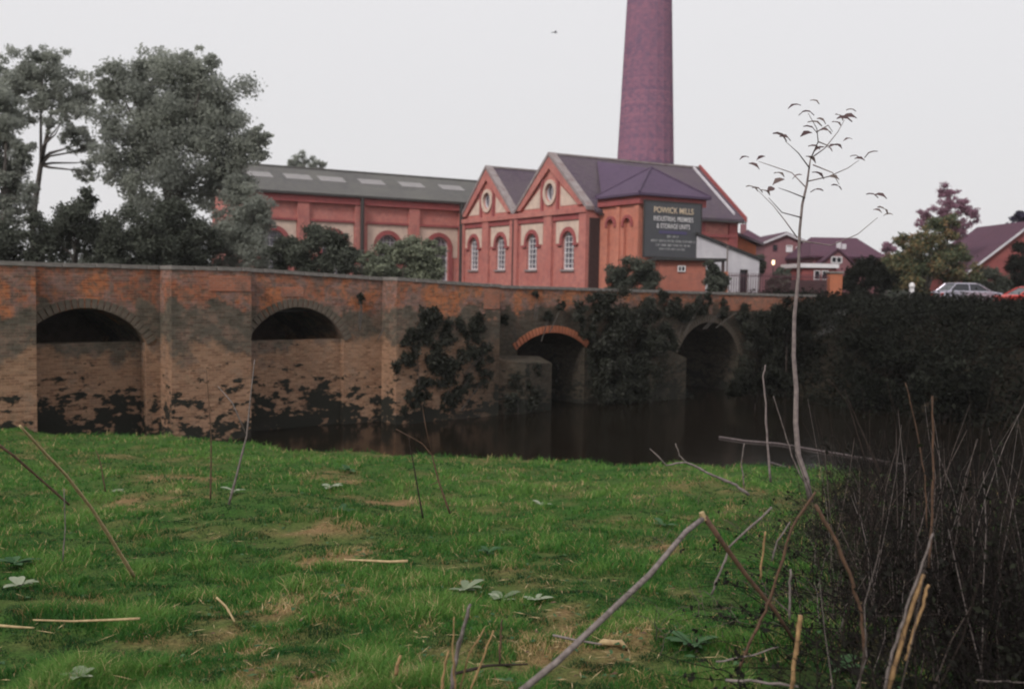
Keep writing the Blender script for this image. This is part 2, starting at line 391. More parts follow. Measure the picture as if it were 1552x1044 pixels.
DRY = [(430, 935, .42), (205, 766, .5), (480, 855, .3), (500, 905, .35), (905, 965, .42), (500, 800, .5), (340, 985, .35), (265, 728, .5), (1000, 830, .35), (575, 760, .3), (620, 690, .4), (440, 1035, .3), (510, 725, .5), (880, 1010, .3), (660, 1020, .25), (120, 905, .2)]
DRYW = [(G(a, b), r) for a, b, r in DRY]
def dryness(X, Y):
    d = np.zeros_like(X)
    for (p, r) in DRYW:
        q = ((X - p.x) / (r * 1.25)) ** 2 + ((Y - p.y) / (r * 1.5)) ** 2
        d = np.maximum(d, np.exp(-q * 1.2))
    n = fbm(X * 2.2, Y * 2.2, 4, 30); n2 = fbm(X * .7 + 5, Y * .7, 3, 33)
    hf = sstep(.42, .62, fbm(X * 6, Y * 6, 3, 35))
    return np.clip((d * (.2 + 1.5 * n) + sstep(.56, .72, n2) * .4 + sstep(.58, .75, n) * .4) * (.3 + .9 * hf), 0, 1)
def brambly(X, Y):
    """1 on the dark thicket ground at the right"""
    b = X - (.225 * Y - .05) + (fbm(X * 1.1, Y * .8, 3, 50) - .5) * 2.2
    return sstep(-.2, 1.6, b) * sstep(16.5, 9.0, Y - np.clip((X - .30 * Y) * 7.0, 0, 11))

def grid_coords(a, b, step, lo, hi, g=1.35):
    c = list(np.arange(a, b, step)); s = step; x = c[-1]
    while x < hi: s *= g; x += s; c.append(x)
    s = step; x = c[0]; pre = []
    while x > lo: s *= g; x -= s; pre.append(x)
    return np.array(pre[::-1] + c)
xs = grid_coords(-20, 20, .2, -1500, 1500); ys = grid_coords(1.5, 62, .25, -40, 2500)
XX, YY = np.meshgrid(xs, ys); ZZ = gz(XX, YY)
nV = XX.size; nx = len(xs); ny = len(ys)
idx = np.arange(nV).reshape(ny, nx)
FQ = np.stack([idx[:-1, :-1], idx[:-1, 1:], idx[1:, 1:], idx[1:, :-1]], -1).reshape(-1, 4)
def ground_mat():
    m, nt, b = newmat('bank_ground'); k = NT(nt)
    tc = k.n('ShaderNodeTexCoord'); ob = tc.outputs['Object']
    def at(n):
        a = k.n('ShaderNodeAttribute'); a.attribute_name = n; return a.outputs['Fac']
    n1 = k.noise(ob, 3.0, 6); n2 = k.noise(ob, 30.0, 4, .7); n3 = k.noise(ob, .6, 4)
    g = k.ramp(n2, [(.3, (.018, .04, .012)), (.55, (.045, .105, .022)), (.8, (.09, .16, .04))])
    g = k.mix(k.ramp(n1, [(.4, 0), (.7, .5)]), g, (.09, .11, .035))
    dry = k.ramp(n2, [(.3, (.10, .065, .035)), (.6, (.26, .17, .085)), (.8, (.38, .28, .15))])
    soil = k.ramp(n2, [(.3, (.012, .010, .008)), (.7, (.035, .028, .02))])
    c = k.mix(at('dry'), g, dry); c = k.mix(at('soil'), c, soil); c = k.mix(at('mud'), c, (.035, .028, .02))
    nt.links.new(c, b.inputs['Base Color']); b.inputs['Roughness'].default_value = .95; b.inputs['Specular IOR Level'].default_value = .04
    k.bump(n2, .8, .03, b); return m
M['ground'] = ground_mat()
mud = np.clip(sstep(.9, .3, ZZ), 0, 1)
farm = sstep(28, 34, YY) * (far_d(XX, YY) > -3)
gr = np_mesh('ground', np.stack([XX.ravel(), YY.ravel(), ZZ.ravel()], 1), FQ, M['ground'],
             {'dry': ('POINT', dryness(XX, YY).ravel() * (YY.ravel() < 34)), 'soil': ('POINT', np.clip(brambly(XX, YY) + farm, 0, 1).ravel()), 'mud': ('POINT', mud.ravel())})
gr.data.polygons.foreach_set('use_smooth', np.ones(len(FQ), bool)); tag(gr, kind='structure')

# water
m, nt, b = newmat('river_water'); k = NT(nt); tc = k.n('ShaderNodeTexCoord')
mp = k.n('ShaderNodeMapping'); mp.inputs['Scale'].default_value = (1, 1, 1); nt.links.new(tc.outputs['Object'], mp.inputs['Vector'])
n1 = k.noise(mp.outputs[0], 1.6, 3, .5); n2 = k.noise(mp.outputs[0], 9.0, 2, .5)
b.inputs['Base Color'].default_value = (.008, .006, .004, 1); b.inputs['Roughness'].default_value = .12; b.inputs['IOR'].default_value = 1.33
k.bump(k.math('ADD', n1, k.math('MULTIPLY', n2, .12)), .18, .03, b); M['water'] = m
w = MB(); w.add([(-300, 12, 0), (200, 12, 0), (200, 140, 0), (-300, 140, 0)], [(0, 1, 2, 3)])
tag(w.build('river', M['water']), kind='structure')

# ------------------------------------------------------------------ bridge
BS0, BS1, BD = -34.0, 22.0, 5.6
def zt(s): return float(np.interp(s, [-34, -18, -10.5, -3, 0, 18, 22], [5.5, 5.6, 5.58, 5.27, 5.15, 4.93, 4.9]))
ARCH = [(-27.0, 1.85, 3.15, 1.08), (-15.8, 1.85, 3.15, 1.08), (-8.72, 1.83, 3.1, 1.15), (3.07, 1.9, 2.52, .64), (13.2, 2.35, 1.8, 1.7)]
PIERS = [(-24.4, -17.4), (-13.5, -10.87), (-5.3, -.54)]
def arc(c, a, zs, r, n=20, off=0.0):
    Rr = (a * a + r * r) / (2 * r); zc = zs + r - Rr; th = math.asin(min(1, a / Rr))
    if r > a: th = math.pi - th
    return [(c + (Rr + off) * math.sin(t), zc + (Rr + off) * math.cos(t), t) for t in np.linspace(-th, th, n)]
bridge = empty('arched_bridge', (BO.x, BO.y, 0), BR, 'long old brick and stone bridge with low arches crossing the dark river', 'bridge')
DECK = .95
out = [(BS0, -1.5)]
for (c, a, zs, r) in ARCH:
    out.append((c - a, -1.5)); out += [(x, z) for x, z, t in arc(c, a, zs, r)]; out.append((c + a, -1.5))
out.append((BS1, -1.5)); ss = np.linspace(BS1, BS0, 30); out += [(s, zt(s) - DECK) for s in ss]
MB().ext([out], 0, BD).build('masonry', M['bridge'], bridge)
def parapet(y0, y1):
    lo = [(s, zt(s) - DECK - .002) for s in np.linspace(BS0, BS1, 30)]; hi = [(s, zt(s) - .12) for s in np.linspace(BS1, BS0, 30)]
    return MB().ext([lo + hi], y0, y1)
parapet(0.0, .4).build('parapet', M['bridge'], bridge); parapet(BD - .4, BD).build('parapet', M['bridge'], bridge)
rd = [(s, zt(s) - DECK + .01) for s in np.linspace(BS0, BS1, 30)]
MB().ext([rd + [(BS1, zt(BS1) - DECK - .2), (BS0, zt(BS0) - DECK - .2)]], .41, BD - .41).build('road_surface', M['road'], bridge)
for (a, b2) in PIERS:       # projecting piers rise to the parapet
    o = [(a, -1.5), (b2, -1.5), (b2, zt(b2) - .12), (a, zt(a) - .12)]
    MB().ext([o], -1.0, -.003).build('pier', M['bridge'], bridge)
# low cutwater in front of arch three
cw = MB(); pts = [(-.5, -.003), (-.5, -.75), (.7, -1.15), (2.35, -.85), (2.35, -.003)]
top = [2.35, 2.2, 2.05, 1.95, 2.2]
cw.add([(x, y, -1.5) for x, y in pts] + [(x, y, t) for (x, y), t in zip(pts, top)], [(4, 3, 2, 1, 0), (5, 6, 7, 8, 9)] + [(i, (i + 1) % 5, 5 + (i + 1) % 5, 5 + i) for i in range(5)])
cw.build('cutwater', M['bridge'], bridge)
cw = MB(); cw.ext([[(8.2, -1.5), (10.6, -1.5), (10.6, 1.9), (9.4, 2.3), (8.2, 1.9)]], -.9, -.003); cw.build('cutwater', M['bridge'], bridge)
# infilled flood arches
for (c, a, zs, r), rec in zip(ARCH[:3], (.5, .55, .22)):
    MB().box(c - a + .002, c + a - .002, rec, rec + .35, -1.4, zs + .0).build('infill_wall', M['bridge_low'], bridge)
    MB().box(c - a + .002, c + a - .002, BD - .9, BD - .5, -1.4, zs + r + .3).build('back_wall', M['old_brick'], bridge)  # added wall, shuts out daylight from behind so the arch void stays dark
# arch rings
vm = {}
for ai, (c, a, zs, r) in enumerate(ARCH):
    mt = M['orange_brick'] if ai == 3 else M['ring_brick']
    L = (a * a + r * r) / (2 * r) * 2 * math.asin(min(1, a / ((a * a + r * r) / (2 * r))))
    n = int(L / .17)
    for i, (x, z, t) in enumerate(arc(c, a, zs, r, n, .16)):
        if ai not in vm:
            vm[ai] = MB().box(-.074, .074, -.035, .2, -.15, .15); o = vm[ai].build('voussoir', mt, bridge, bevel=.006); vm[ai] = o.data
        else:
            o = bpy.data.objects.new('voussoir', vm[ai]); col.objects.link(o); o.parent = bridge
        o.location = (x, random.uniform(-.006, .006), z); o.rotation_euler = (0, t, 0)
# coping stones follow the front parapet and step out round the piers
cst = MB().box(-.5, .5, -.5, .5, 0, 1).build('coping_stone', M['stone_cap'], bridge, bevel=.03); cmesh = cst.data; first = [cst]
def cope(s0, s1, yc, w=.52):
    s = s0
    while s < s1 - .05:
        L = min(random.uniform(.7, .95), s1 - s)
        if s1 - s - L < .3: L = s1 - s
        o = first.pop() if first else bpy.data.objects.new('coping_stone', cmesh)
        if o.name not in col.objects: col.objects.link(o); o.parent = bridge
        mid = s + L / 2; o.location = (mid, yc + random.uniform(-.012, .012), zt(mid) - .125 + random.uniform(-.008, .008)); o.scale = (L - .015, w, .125)
        o.rotation_euler = (0, -math.atan2(zt(mid + .3) - zt(mid - .3), .6), random.uniform(-.01, .01)); s += L
prev = BS0
for (a, b2) in PIERS:
    cope(prev, a - .05, .2); cope(a - .04, b2 + .04, -.36, 1.36); prev = b2 + .05
cope(prev, BS1, .2)
bk = MB()
for s in np.arange(BS0, BS1, 2.0): bk.box(s, s + 1.98, BD - .45, BD + .05, zt(s + 1) - .12, zt(s + 1))
bk.build('rear_coping', M['stone_cap'], bridge)
# newer brick repairs, a finger's breadth proud
def repair(s0, s1, z0, z1, y):
    MB().box(s0, s1, y - .018, y + .05, z0, z1).build('brick_repair', M['repair_brick'], bridge, bevel=.006, label='orange newer brick patch')
repair(-12.3, -10.9, 4.8, 5.3, -1.0); repair(-1.35, -.57, 4.2, 4.98, -1.0); repair(-9.35, -8.5, 4.62, 4.95, 0); repair(13.9, 18.6, 4.05, 4.72, 0)
repair(-20.5, -19.6, 4.7, 5.1, -1.0)

# ------------------------------------------------------------------ foliage
def leaves(lobes, n, size, seed=0, asp=.55, shell=.55, flat=None, up=0.0):
    """lobes: (x,y,z,rx,ry,rz); returns V,F,rnd for diamond leaves scattered through them"""
    g = np.random.default_rng(seed); L = np.array(lobes, float)
    wgt = (L[:, 3] * L[:, 5]) ** 1.0; wgt /= wgt.sum()
    i = g.choice(len(L), n, p=wgt); d = g.normal(size=(n, 3)); d /= np.linalg.norm(d, axis=1)[:, None]
    rr = (shell + (1 - shell) * g.random(n)) * (1 + .2 * g.normal(size=n)); 
    C = L[i, :3] + d * L[i, 3:6] * rr[:, None]
    nr = d * .8 + g.normal(size=(n, 3)) * .7 + np.array([0, 0, up]); nr /= np.linalg.norm(nr, axis=1)[:, None]
    a = np.cross(nr, g.normal(size=(n, 3))); a /= np.linalg.norm(a, axis=1)[:, None]; b = np.cross(nr, a)
    s = size * (.6 + .8 * g.random(n))[:, None]
    V = np.stack([C - a * s * .5, C + b * s * asp * .5 + nr * s * .12, C + a * s * .5, C - b * s * asp * .5 + nr * s * .12], 1).reshape(-1, 3)
    F = np.arange(n * 4).reshape(-1, 4); lob = np.random.default_rng(seed + 1).random(len(L))[i]
    rnd = np.clip(g.random(n) * .5 + lob * .5, 0, 1)
    return V, F, rnd
def sublobes(main, per, rs, seed, depth=.6):
    """break big envelopes (x,y,z,r) into smaller clumps"""
    g = np.random.default_rng(seed); out = []
    for (x, y, z, r) in main:
        for j in range(per):
            d = g.normal(size=3); d /= np.linalg.norm(d); q = r * (.25 + .72 * g.random() ** .6)
            rr = r * g.uniform(*rs); out.append((x + d[0] * q, y + d[1] * q * depth, z + d[2] * q, rr, rr * .9, rr * .75))
    return out
def pl(items, Y, jit=0.0, seed=0):
    """(px,py,rpx) envelopes standing at depth Y, returned in metres"""
    g = random.Random(seed); o = []
    for (px, py, r) in items:
        y = Y + g.uniform(-jit, jit); p = P(px, py, y); o.append((p.x, p.y, p.z, r * y / PF))
    return o
def branches(mb, base, tips, r0, seed=0, n=7):
    g = random.Random(seed); base = Vector(base)
    for t in tips:
        t = Vector(t); m1 = base.lerp(t, .35); m1.x = base.x + (t.x - base.x) * .2; m1.z += (t.z - base.z) * .1
        m2 = base.lerp(t, .7) + Vector((g.uniform(-.3, .3), g.uniform(-.3, .3), 0))
        mb.tube([base, m1, m2, t], [r0, r0 * .7, r0 * .4, r0 * .12], n)
def tree(name, label, cat, Y, env, n, size, mat, base_px, trunk=None, per=14, rs=(.2, .38), seed=1, group=None, tr=.18, depth=.6, shell=.35, ground=None, jit=.4, branchn=10):
    if cat == 'bush' and Y < 60: env = env + [(a_, b_ + c_ * .95, c_ * .9) for a_, b_, c_ in env]; n = int(n * 1.5)
    rs = (rs[0] * 1.45, rs[1] * 1.4); n = int(n * 1.5)
    main = pl(env, Y, jit, seed); b = P(base_px, 440, Y); gzv = gz1(b.x, Y) if ground is None else ground
    root = empty(name, (b.x, Y, gzv), 0, label, cat, group); off = Vector((b.x, Y, gzv))
    sl = sublobes(main, per, rs, seed + 5, depth)
    V, F, rnd = leaves(sl, n, size, seed, shell=shell); V = V - np.array(off)
    np_mesh('crown', V, F, mat, {'rnd': ('FACE', rnd)}, root)
    mb = MB(); g = random.Random(seed)
    if trunk:
        tp = [P(px, py, Y) - off for px, py in trunk]; tp = [Vector((tp[0].x, 0, -.3))] + tp
        mb.tube(tp, [tr * (1 - .75 * i / (len(tp) - 1)) for i in range(len(tp))], 8); fork = tp[len(tp) // 2]
    else:
        zc = min(m[2] - m[3] * .6 for m in main) - gzv; zc = max(.35, zc); fork = Vector((0, 0, zc * .8)); mb.tube([(0, 0, -.3), (0.03, 0, zc * .4), fork], [tr, tr * .85, tr * .7], 8)
    ch = g.sample(sl, min(branchn, len(sl)))
    branches(mb, fork, [Vector(c[:3]) - off for c in ch], tr * .45, seed, 5)
    o_s = mb.build('trunk' if tr > .08 else 'stem', M['stalk_dark' if cat == 'bramble' else 'bark'], root, smooth=True)
    if tr <= .08: o_s['kind'] = 'stuff'
    return root

# left trees
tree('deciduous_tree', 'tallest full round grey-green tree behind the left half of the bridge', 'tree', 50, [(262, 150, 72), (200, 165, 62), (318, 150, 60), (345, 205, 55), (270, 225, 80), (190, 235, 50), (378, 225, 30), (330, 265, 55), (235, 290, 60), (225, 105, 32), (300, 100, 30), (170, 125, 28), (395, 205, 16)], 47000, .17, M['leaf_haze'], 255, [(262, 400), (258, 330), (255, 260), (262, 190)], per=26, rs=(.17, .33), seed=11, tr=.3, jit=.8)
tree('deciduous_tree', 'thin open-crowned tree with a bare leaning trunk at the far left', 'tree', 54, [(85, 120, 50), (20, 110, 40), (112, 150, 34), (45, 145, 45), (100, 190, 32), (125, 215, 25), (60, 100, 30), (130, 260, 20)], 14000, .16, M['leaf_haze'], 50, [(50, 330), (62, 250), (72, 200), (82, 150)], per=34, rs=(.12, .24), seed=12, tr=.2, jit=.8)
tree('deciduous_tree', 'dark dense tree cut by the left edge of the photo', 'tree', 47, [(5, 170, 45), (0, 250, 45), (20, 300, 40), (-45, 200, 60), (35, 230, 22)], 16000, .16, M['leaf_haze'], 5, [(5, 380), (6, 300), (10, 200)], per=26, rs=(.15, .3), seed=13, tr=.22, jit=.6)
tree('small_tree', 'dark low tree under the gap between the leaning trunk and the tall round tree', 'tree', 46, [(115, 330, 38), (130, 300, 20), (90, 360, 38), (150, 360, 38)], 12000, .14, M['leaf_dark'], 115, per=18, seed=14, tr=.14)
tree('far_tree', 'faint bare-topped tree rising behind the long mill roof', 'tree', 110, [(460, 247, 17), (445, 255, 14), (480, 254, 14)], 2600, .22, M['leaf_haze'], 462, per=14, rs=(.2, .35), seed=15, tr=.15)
B = [('bush', 'dark bush at the far left behind the bridge parapet', 44, [(20, 370, 38), (55, 350, 30), (-30, 360, 50)], 9000, 'leaf_dark', 25),
     ('bush', 'grey-green bush below the tall round tree, above the left arch', 45, [(200, 350, 42), (165, 380, 30), (235, 380, 34)], 11000, 'leaf_dark', 200),
     ('bush', 'tall dark bush directly under the trunk of the tall round tree', 47, [(262, 330, 42), (270, 375, 38), (300, 350, 32)], 11000, 'leaf_dark', 270),
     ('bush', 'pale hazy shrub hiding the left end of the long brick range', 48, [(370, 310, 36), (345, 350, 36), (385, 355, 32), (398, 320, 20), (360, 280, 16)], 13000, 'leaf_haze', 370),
     ('bush', 'dark rounded bush in front of the long brick range, left of the black downpipe', 46, [(465, 380, 34), (430, 388, 26), (505, 375, 30), (528, 388, 22), (480, 352, 12)], 13000, 'leaf_dark', 470),
     ('bush', 'lighter green bush in front of the arched windows of the long range', 46, [(590, 394, 28), (570, 400, 22), (625, 390, 28), (655, 396, 24), (610, 372, 13), (650, 376, 13)], 13000, 'leaf_mid', 605),
     ('bush', 'small green sprig leaning over the parapet coping', 41.5, [(575, 402, 14), (590, 408, 10)], 1500, 'leaf_mid', 580),
     ('bush', 'dark bush at the foot of the orange brick bay under the big sign', 56, [(955, 412, 22), (975, 402, 16), (935, 420, 18), (985, 418, 18)], 7000, 'leaf_dark', 960),
     ('bush', 'small dark bush against the right end of the low brick shed', 54, [(1082, 418, 16), (1078, 405, 10), (1092, 424, 12)], 3500, 'leaf_dark', 1082),
     ('bush', 'dark hedge shrub behind the iron railings', 60, [(1182, 424, 14), (1188, 415, 9), (1172, 430, 9)], 2500, 'leaf_dark', 1183),
     ('bush', 'small dark tree-shaped bush beside the far brick houses', 84, [(1152, 395, 12), (1150, 407, 12)], 1800, 'leaf_dark', 1151),
     ('bush', 'dark bush in front of the large brown-roofed house', 66, [(1300, 425, 26), (1325, 415, 28), (1280, 430, 16), (1345, 430, 20)], 8000, 'leaf_bramble', 1312),
     ('bush', 'green shrub behind the cars at the right', 76, [(1505, 425, 22), (1480, 428, 14), (1530, 430, 18)], 4500, 'leaf_dark', 1505),
     ('bush', 'very dark bush at the right edge above the red car', 72, [(1545, 400, 22), (1560, 380, 26), (1560, 420, 24)], 4500, 'leaf_bramble', 1555)]
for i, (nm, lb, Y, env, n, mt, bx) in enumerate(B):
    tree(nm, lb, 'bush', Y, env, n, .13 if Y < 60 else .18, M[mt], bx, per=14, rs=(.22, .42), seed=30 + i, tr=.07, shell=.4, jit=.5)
# right trees
tree('autumn_tree', 'rounded green tree turning orange at the top, behind the parked cars', 'tree', 74, [(1400, 385, 42), (1372, 400, 30), (1440, 395, 36), (1425, 350, 28), (1395, 420, 34), (1455, 420, 28), (1380, 365, 20), (1355, 425, 20)], 20000, .2, M['leaf_autumn'], 1405, per=20, rs=(.18, .34), seed=61, tr=.2)
tree('mauve_tree', 'slender pinkish tree rising above the rounded green tree', 'tree', 80, [(1437, 295, 17), (1432, 322, 20), (1462, 315, 16), (1475, 325, 14), (1455, 345, 16), (1400, 325, 12), (1396, 340, 10), (1440, 350, 20)], 6000, .18, M['leaf_pink'], 1435, [(1436, 420), (1436, 350), (1437, 300)], per=18, rs=(.16, .32), seed=62, tr=.14)
tree('far_tree', 'small mauve tree peeping past the right end of the brown roof', 'tree', 120, [(1345, 380, 12), (1340, 392, 12)], 1200, .3, M['leaf_pink'], 1343, seed=63, tr=.12)
tree('dark_tree', 'dark bluish tree top behind the gabled house at the right edge', 'tree', 95, [(1545, 335, 14), (1530, 345, 10), (1560, 345, 18), (1520, 352, 6)], 3500, .25, M['leaf_navy'], 1545, seed=64, tr=.18)

# ivy and plants on the bridge
def bpt(px, py, off=.1):
    d = ray(px, py); q = BO + BN * off; t = (q - EYE).dot(BN) / d.dot(BN); return EYE + d * t
def ivy(label, items, n, seed, off=.15, thick=.3, size=.12, mat='leaf_ivy', per=12):
    main = []; g = random.Random(seed)
    for (px, py, r) in items:
        p = bpt(px, py, off + g.uniform(0, .15)); main.append((p.x, p.y, p.z, r * p.y / PF))
    sl = []; rg = np.random.default_rng(seed)
    for (x, y, z, r) in main:
        for j in range(per):
            a = rg.uniform(0, 6.28); q = r * rg.random() ** .5; rr = r * rg.uniform(.22, .55)
            sl.append((x + BU.x * q * math.cos(a), y + BU.y * q * math.cos(a), z + q * math.sin(a), rr, rr * thick / .3 * .8, rr))
    V, F, rnd = leaves(sl, int(n * 1.5), size, seed, shell=.3); c = np.array(main[0][:3])
    root = empty('ivy', tuple(c), 0, label, 'ivy', 'plants growing on the bridge')
    np_mesh('foliage', V - c, F, M[mat], {'rnd': ('FACE', rnd)}, root)
    mb = MB()
    for s in rg.choice(len(sl), min(9, len(sl)), replace=False):
        e = Vector(sl[s][:3]) - Vector(c); b0 = Vector((e.x * .6, e.y * .6, e.z - 1.0)); mb.tube([b0, (b0 + e) / 2 + Vector((.08, 0, .1)), e], [.022, .016, .006], 4)
    mb.build('stem', M['bark'], root)['kind'] = 'stuff'
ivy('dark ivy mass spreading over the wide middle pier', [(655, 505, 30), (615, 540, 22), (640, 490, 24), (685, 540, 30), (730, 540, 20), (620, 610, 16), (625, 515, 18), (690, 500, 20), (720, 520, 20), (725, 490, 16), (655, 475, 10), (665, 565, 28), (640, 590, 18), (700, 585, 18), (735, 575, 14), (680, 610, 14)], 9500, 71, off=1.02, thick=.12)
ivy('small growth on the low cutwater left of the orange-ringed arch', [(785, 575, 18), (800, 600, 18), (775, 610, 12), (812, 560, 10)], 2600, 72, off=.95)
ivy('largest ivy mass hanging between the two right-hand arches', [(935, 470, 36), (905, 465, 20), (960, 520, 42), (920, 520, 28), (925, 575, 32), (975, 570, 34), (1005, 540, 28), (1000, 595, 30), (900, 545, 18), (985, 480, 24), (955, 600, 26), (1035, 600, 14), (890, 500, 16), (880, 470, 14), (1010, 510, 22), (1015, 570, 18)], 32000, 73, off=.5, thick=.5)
ivy('straggling ivy over the parapet above the rightmost arch', [(1020, 465, 14), (1060, 462, 16), (1005, 450, 10), (1040, 480, 14), (1095, 468, 12), (1075, 452, 8), (1125, 475, 14)], 4200, 74, off=.12)
ivy('dull creeper on the wall right of the rightmost arch', [(1140, 505, 22), (1165, 530, 26), (1130, 560, 22), (1150, 480, 16), (1180, 480, 20)], 7000, 75, off=.5, thick=.5)
ivy('small tuft on the parapet above the orange arch ring', [(812, 445, 5), (850, 462, 8), (765, 485, 7), (830, 480, 8)], 700, 76, off=.05)
ivy('small weeds rooted in the masonry right of the second arch', [(545, 452, 8), (590, 475, 8), (605, 492, 9)], 500, 77, off=.05)

# far bank thicket (nobody could count its leaves)
g = np.random.default_rng(5); n = 14000
X = g.uniform(7, 46, n); Y = g.uniform(22, 66, n); d = far_d(X, Y); s_, yb = bridge_sy(X, Y)
keep = (d > -.6) & (d < 13) & ((yb < .0) | (s_ > 19)) & (yb < 12) & (Y > 24)
X, Y, d = X[keep], Y[keep], d[keep]
hh = np.maximum(.15, .1 + 2.2 * (fbm(X * .55, Y * .55, 3, 9) - .25))
topz = np.interp(X, [12, 18, 24, 46], [4.75, 4.7, 4.5, 4.5])
Z = gz(X, Y); Z = np.minimum(Z + hh * .8, topz - 1.0 + 1.5 * fbm(X * .7, Y * .7, 3, 3))
rr = .35 + .5 * g.random(len(X))
lob = np.stack([X, Y, Z, rr, rr, rr * .8], 1)
V, F, rnd = leaves(lob, 190000, .17, 9, shell=.45, up=.2)
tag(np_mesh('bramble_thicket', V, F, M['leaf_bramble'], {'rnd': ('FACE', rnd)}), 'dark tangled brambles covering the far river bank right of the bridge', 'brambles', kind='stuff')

# ------------------------------------------------------------------ the mill
GA = 30.0; GZ = 3.0
def archpoly(c, w, z0, zs, n=12):
    """opening: straight sides, round head"""
    return [(c - w, z0)] + [(c - w * math.cos(t), zs + w * math.sin(t)) for t in np.linspace(0, math.pi, n)] + [(c + w, z0)]
def ringpoly(c, w0, w1, zs, n=14, drop=0.0):
    o = [(c - w1 * math.cos(t), zs + w1 * math.sin(t)) for t in np.linspace(0, math.pi, n)]
    i = [(c + w0 * math.cos(t), zs + w0 * math.sin(t)) for t in np.linspace(0, math.pi, n)]
    if drop: o = [(c - w1, zs - drop)] + o + [(c + w1, zs - drop)]; i = [(c + w0, zs - drop)] + i + [(c - w0, zs - drop)]
    return o + i
def arched_window(parent, c, w, z0, zs, fn, rows=6, cols=3, depth=.22, fr=None):
    """frame with glazing bars, and the panes behind them"""
    fr = fr or M['white_paint']
    fb = MB(); outer = archpoly(c, w, z0, zs); inner = archpoly(c, w - .09, z0 + .09, zs)
    fb.ext([outer, inner], depth - .05, depth + .05, fn)
    f = fb.build('window', fr, parent)
    H = zs + w - z0
    bars = MB()
    for i in range(1, cols):
        x = c - w + 2 * w * i / cols; zt_ = zs + math.sqrt(max(0, (w - .05) ** 2 - (x - c) ** 2))
        bars.ext([[(x - .02, z0 + .08), (x + .02, z0 + .08), (x + .02, zt_), (x - .02, zt_)]], depth - .03, depth + .03, fn)
    bars.build('mullion', fr, f)
    for j in range(1, rows):
        z = z0 + H * j / rows; hw = w - .06 if z < zs else math.sqrt(max(.01, (w - .06) ** 2 - (z - zs) ** 2))
        MB().ext([[(c - hw, z - .025), (c + hw, z - .025), (c + hw, z + .025), (c - hw, z + .025)]], depth - .035, depth + .035, fn).build('glazing_bar', fr, f)
    MB().ext([archpoly(c, w - .06, z0 + .06, zs)], depth + .052, depth + .07, fn).build('pane', M['winglass'], f)
    MB().ext([[(c - w - .1, z0 - .14), (c + w + .1, z0 - .14), (c + w + .1, z0 - .002), (c - w - .1, z0 - .002)]], -.12, .2, fn).build('sill', M['coping_mill'], f)
    return f

hall = empty('gabled_mill_hall', (4.86, 65, GZ), R(GA), 'red brick mill hall with two pointed gables and tall arched windows', 'mill')
HW, HL, HE = 18.2, 12.9, 7.2
GABS = [(4.75, 4.75, 'right'), (13.86, 4.34, 'left')]
fx = lambda u, z, d: (d, u, z)           # gable wall lies in the plane x = 0, facing -x
holes = []; wins = []; rounds = []
for (c, hwid, _) in GABS:
    for q in (-1, 1):
        wc = c + q * hwid * .5; wins.append(wc); holes.append(archpoly(wc, .72, 3.25, 5.1))
    rounds.append(c); holes.append([(c + .6 * math.cos(t), 8.55 + .6 * math.sin(t)) for t in np.linspace(0, 2 * math.pi, 21)[:-1]])
outl = [(0, -.5), (HW, -.5), (HW, HE), (13.86, 11.0), (9.51, HE), (4.75, 11.05), (0, HE)]
MB().ext([outl] + holes, 0, .45, fx).build('gable_wall', M['mill_brick'], hall)
HD = lambda parts, name, mat, d0, d1: [MB().ext(p if isinstance(p[0], list) else [p], d0, d1, fx).build(name, mat, hall) for p in parts]
rect = lambda a, b, z0, z1: [(a, z0), (b, z0), (b, z1), (a, z1)]
# pilasters, cornices, corbel rows
pil = []
for (c, hwid, _) in GABS: pil += [rect(c - .5, c + .5, 0, 6.95)]
pil += [rect(0, .85, 0, 6.95), rect(8.95, 10.05, 0, 6.95), rect(HW - .75, HW, 0, 6.95)]
HD(pil, 'pilaster', M['mill_brick'], -.2, -.002)
HD([rect(0, 9.5, 6.952, 7.3), rect(9.502, HW, 6.952, 7.3)], 'cornice', M['mill_brick'], -.28, -.002)
for (a, b2) in ((.85, 4.25), (5.25, 8.95), (10.05, 13.36), (14.36, HW - .75)):
    m_ = (a + b2) / 2
    HD([rect(a + .002, b2 - .002, 6.55, 6.95)], 'corbel_band', M['mill_brick_dark'], -.12, -.002)
wi = 0
for (c, hwid, _) in GABS:
    for q in (-1, 1):
        wc = c + q * hwid * .5; hw = min(1.5, hwid * .5 - .62)
        cp = [(wc - hw, 5.0), (wc - 1.02, 5.0)] + [(wc - 1.02 * math.cos(t), 5.1 + 1.02 * math.sin(t)) for t in np.linspace(0, math.pi, 14)] + [(wc + 1.02, 5.0), (wc + hw, 5.0), (wc + hw, 6.52), (wc - hw, 6.52)]
        HD([cp], 'cream_panel', M['cream'], -.03, -.002)
        HD([ringpoly(wc, .72, 1.0, 5.1, drop=.12)], 'arch_surround', M['mill_brick_dark'], -.1, -.002)
        HD([rect(wc - 1.25, wc - .72, 4.84, 4.98), rect(wc + .72, wc + 1.25, 4.84, 4.98)], 'impost', M['mill_brick_dark'], -.14, -.002)
        arched_window(hall, wc, .715, 3.25, 5.1, fx, rows=7, cols=3)
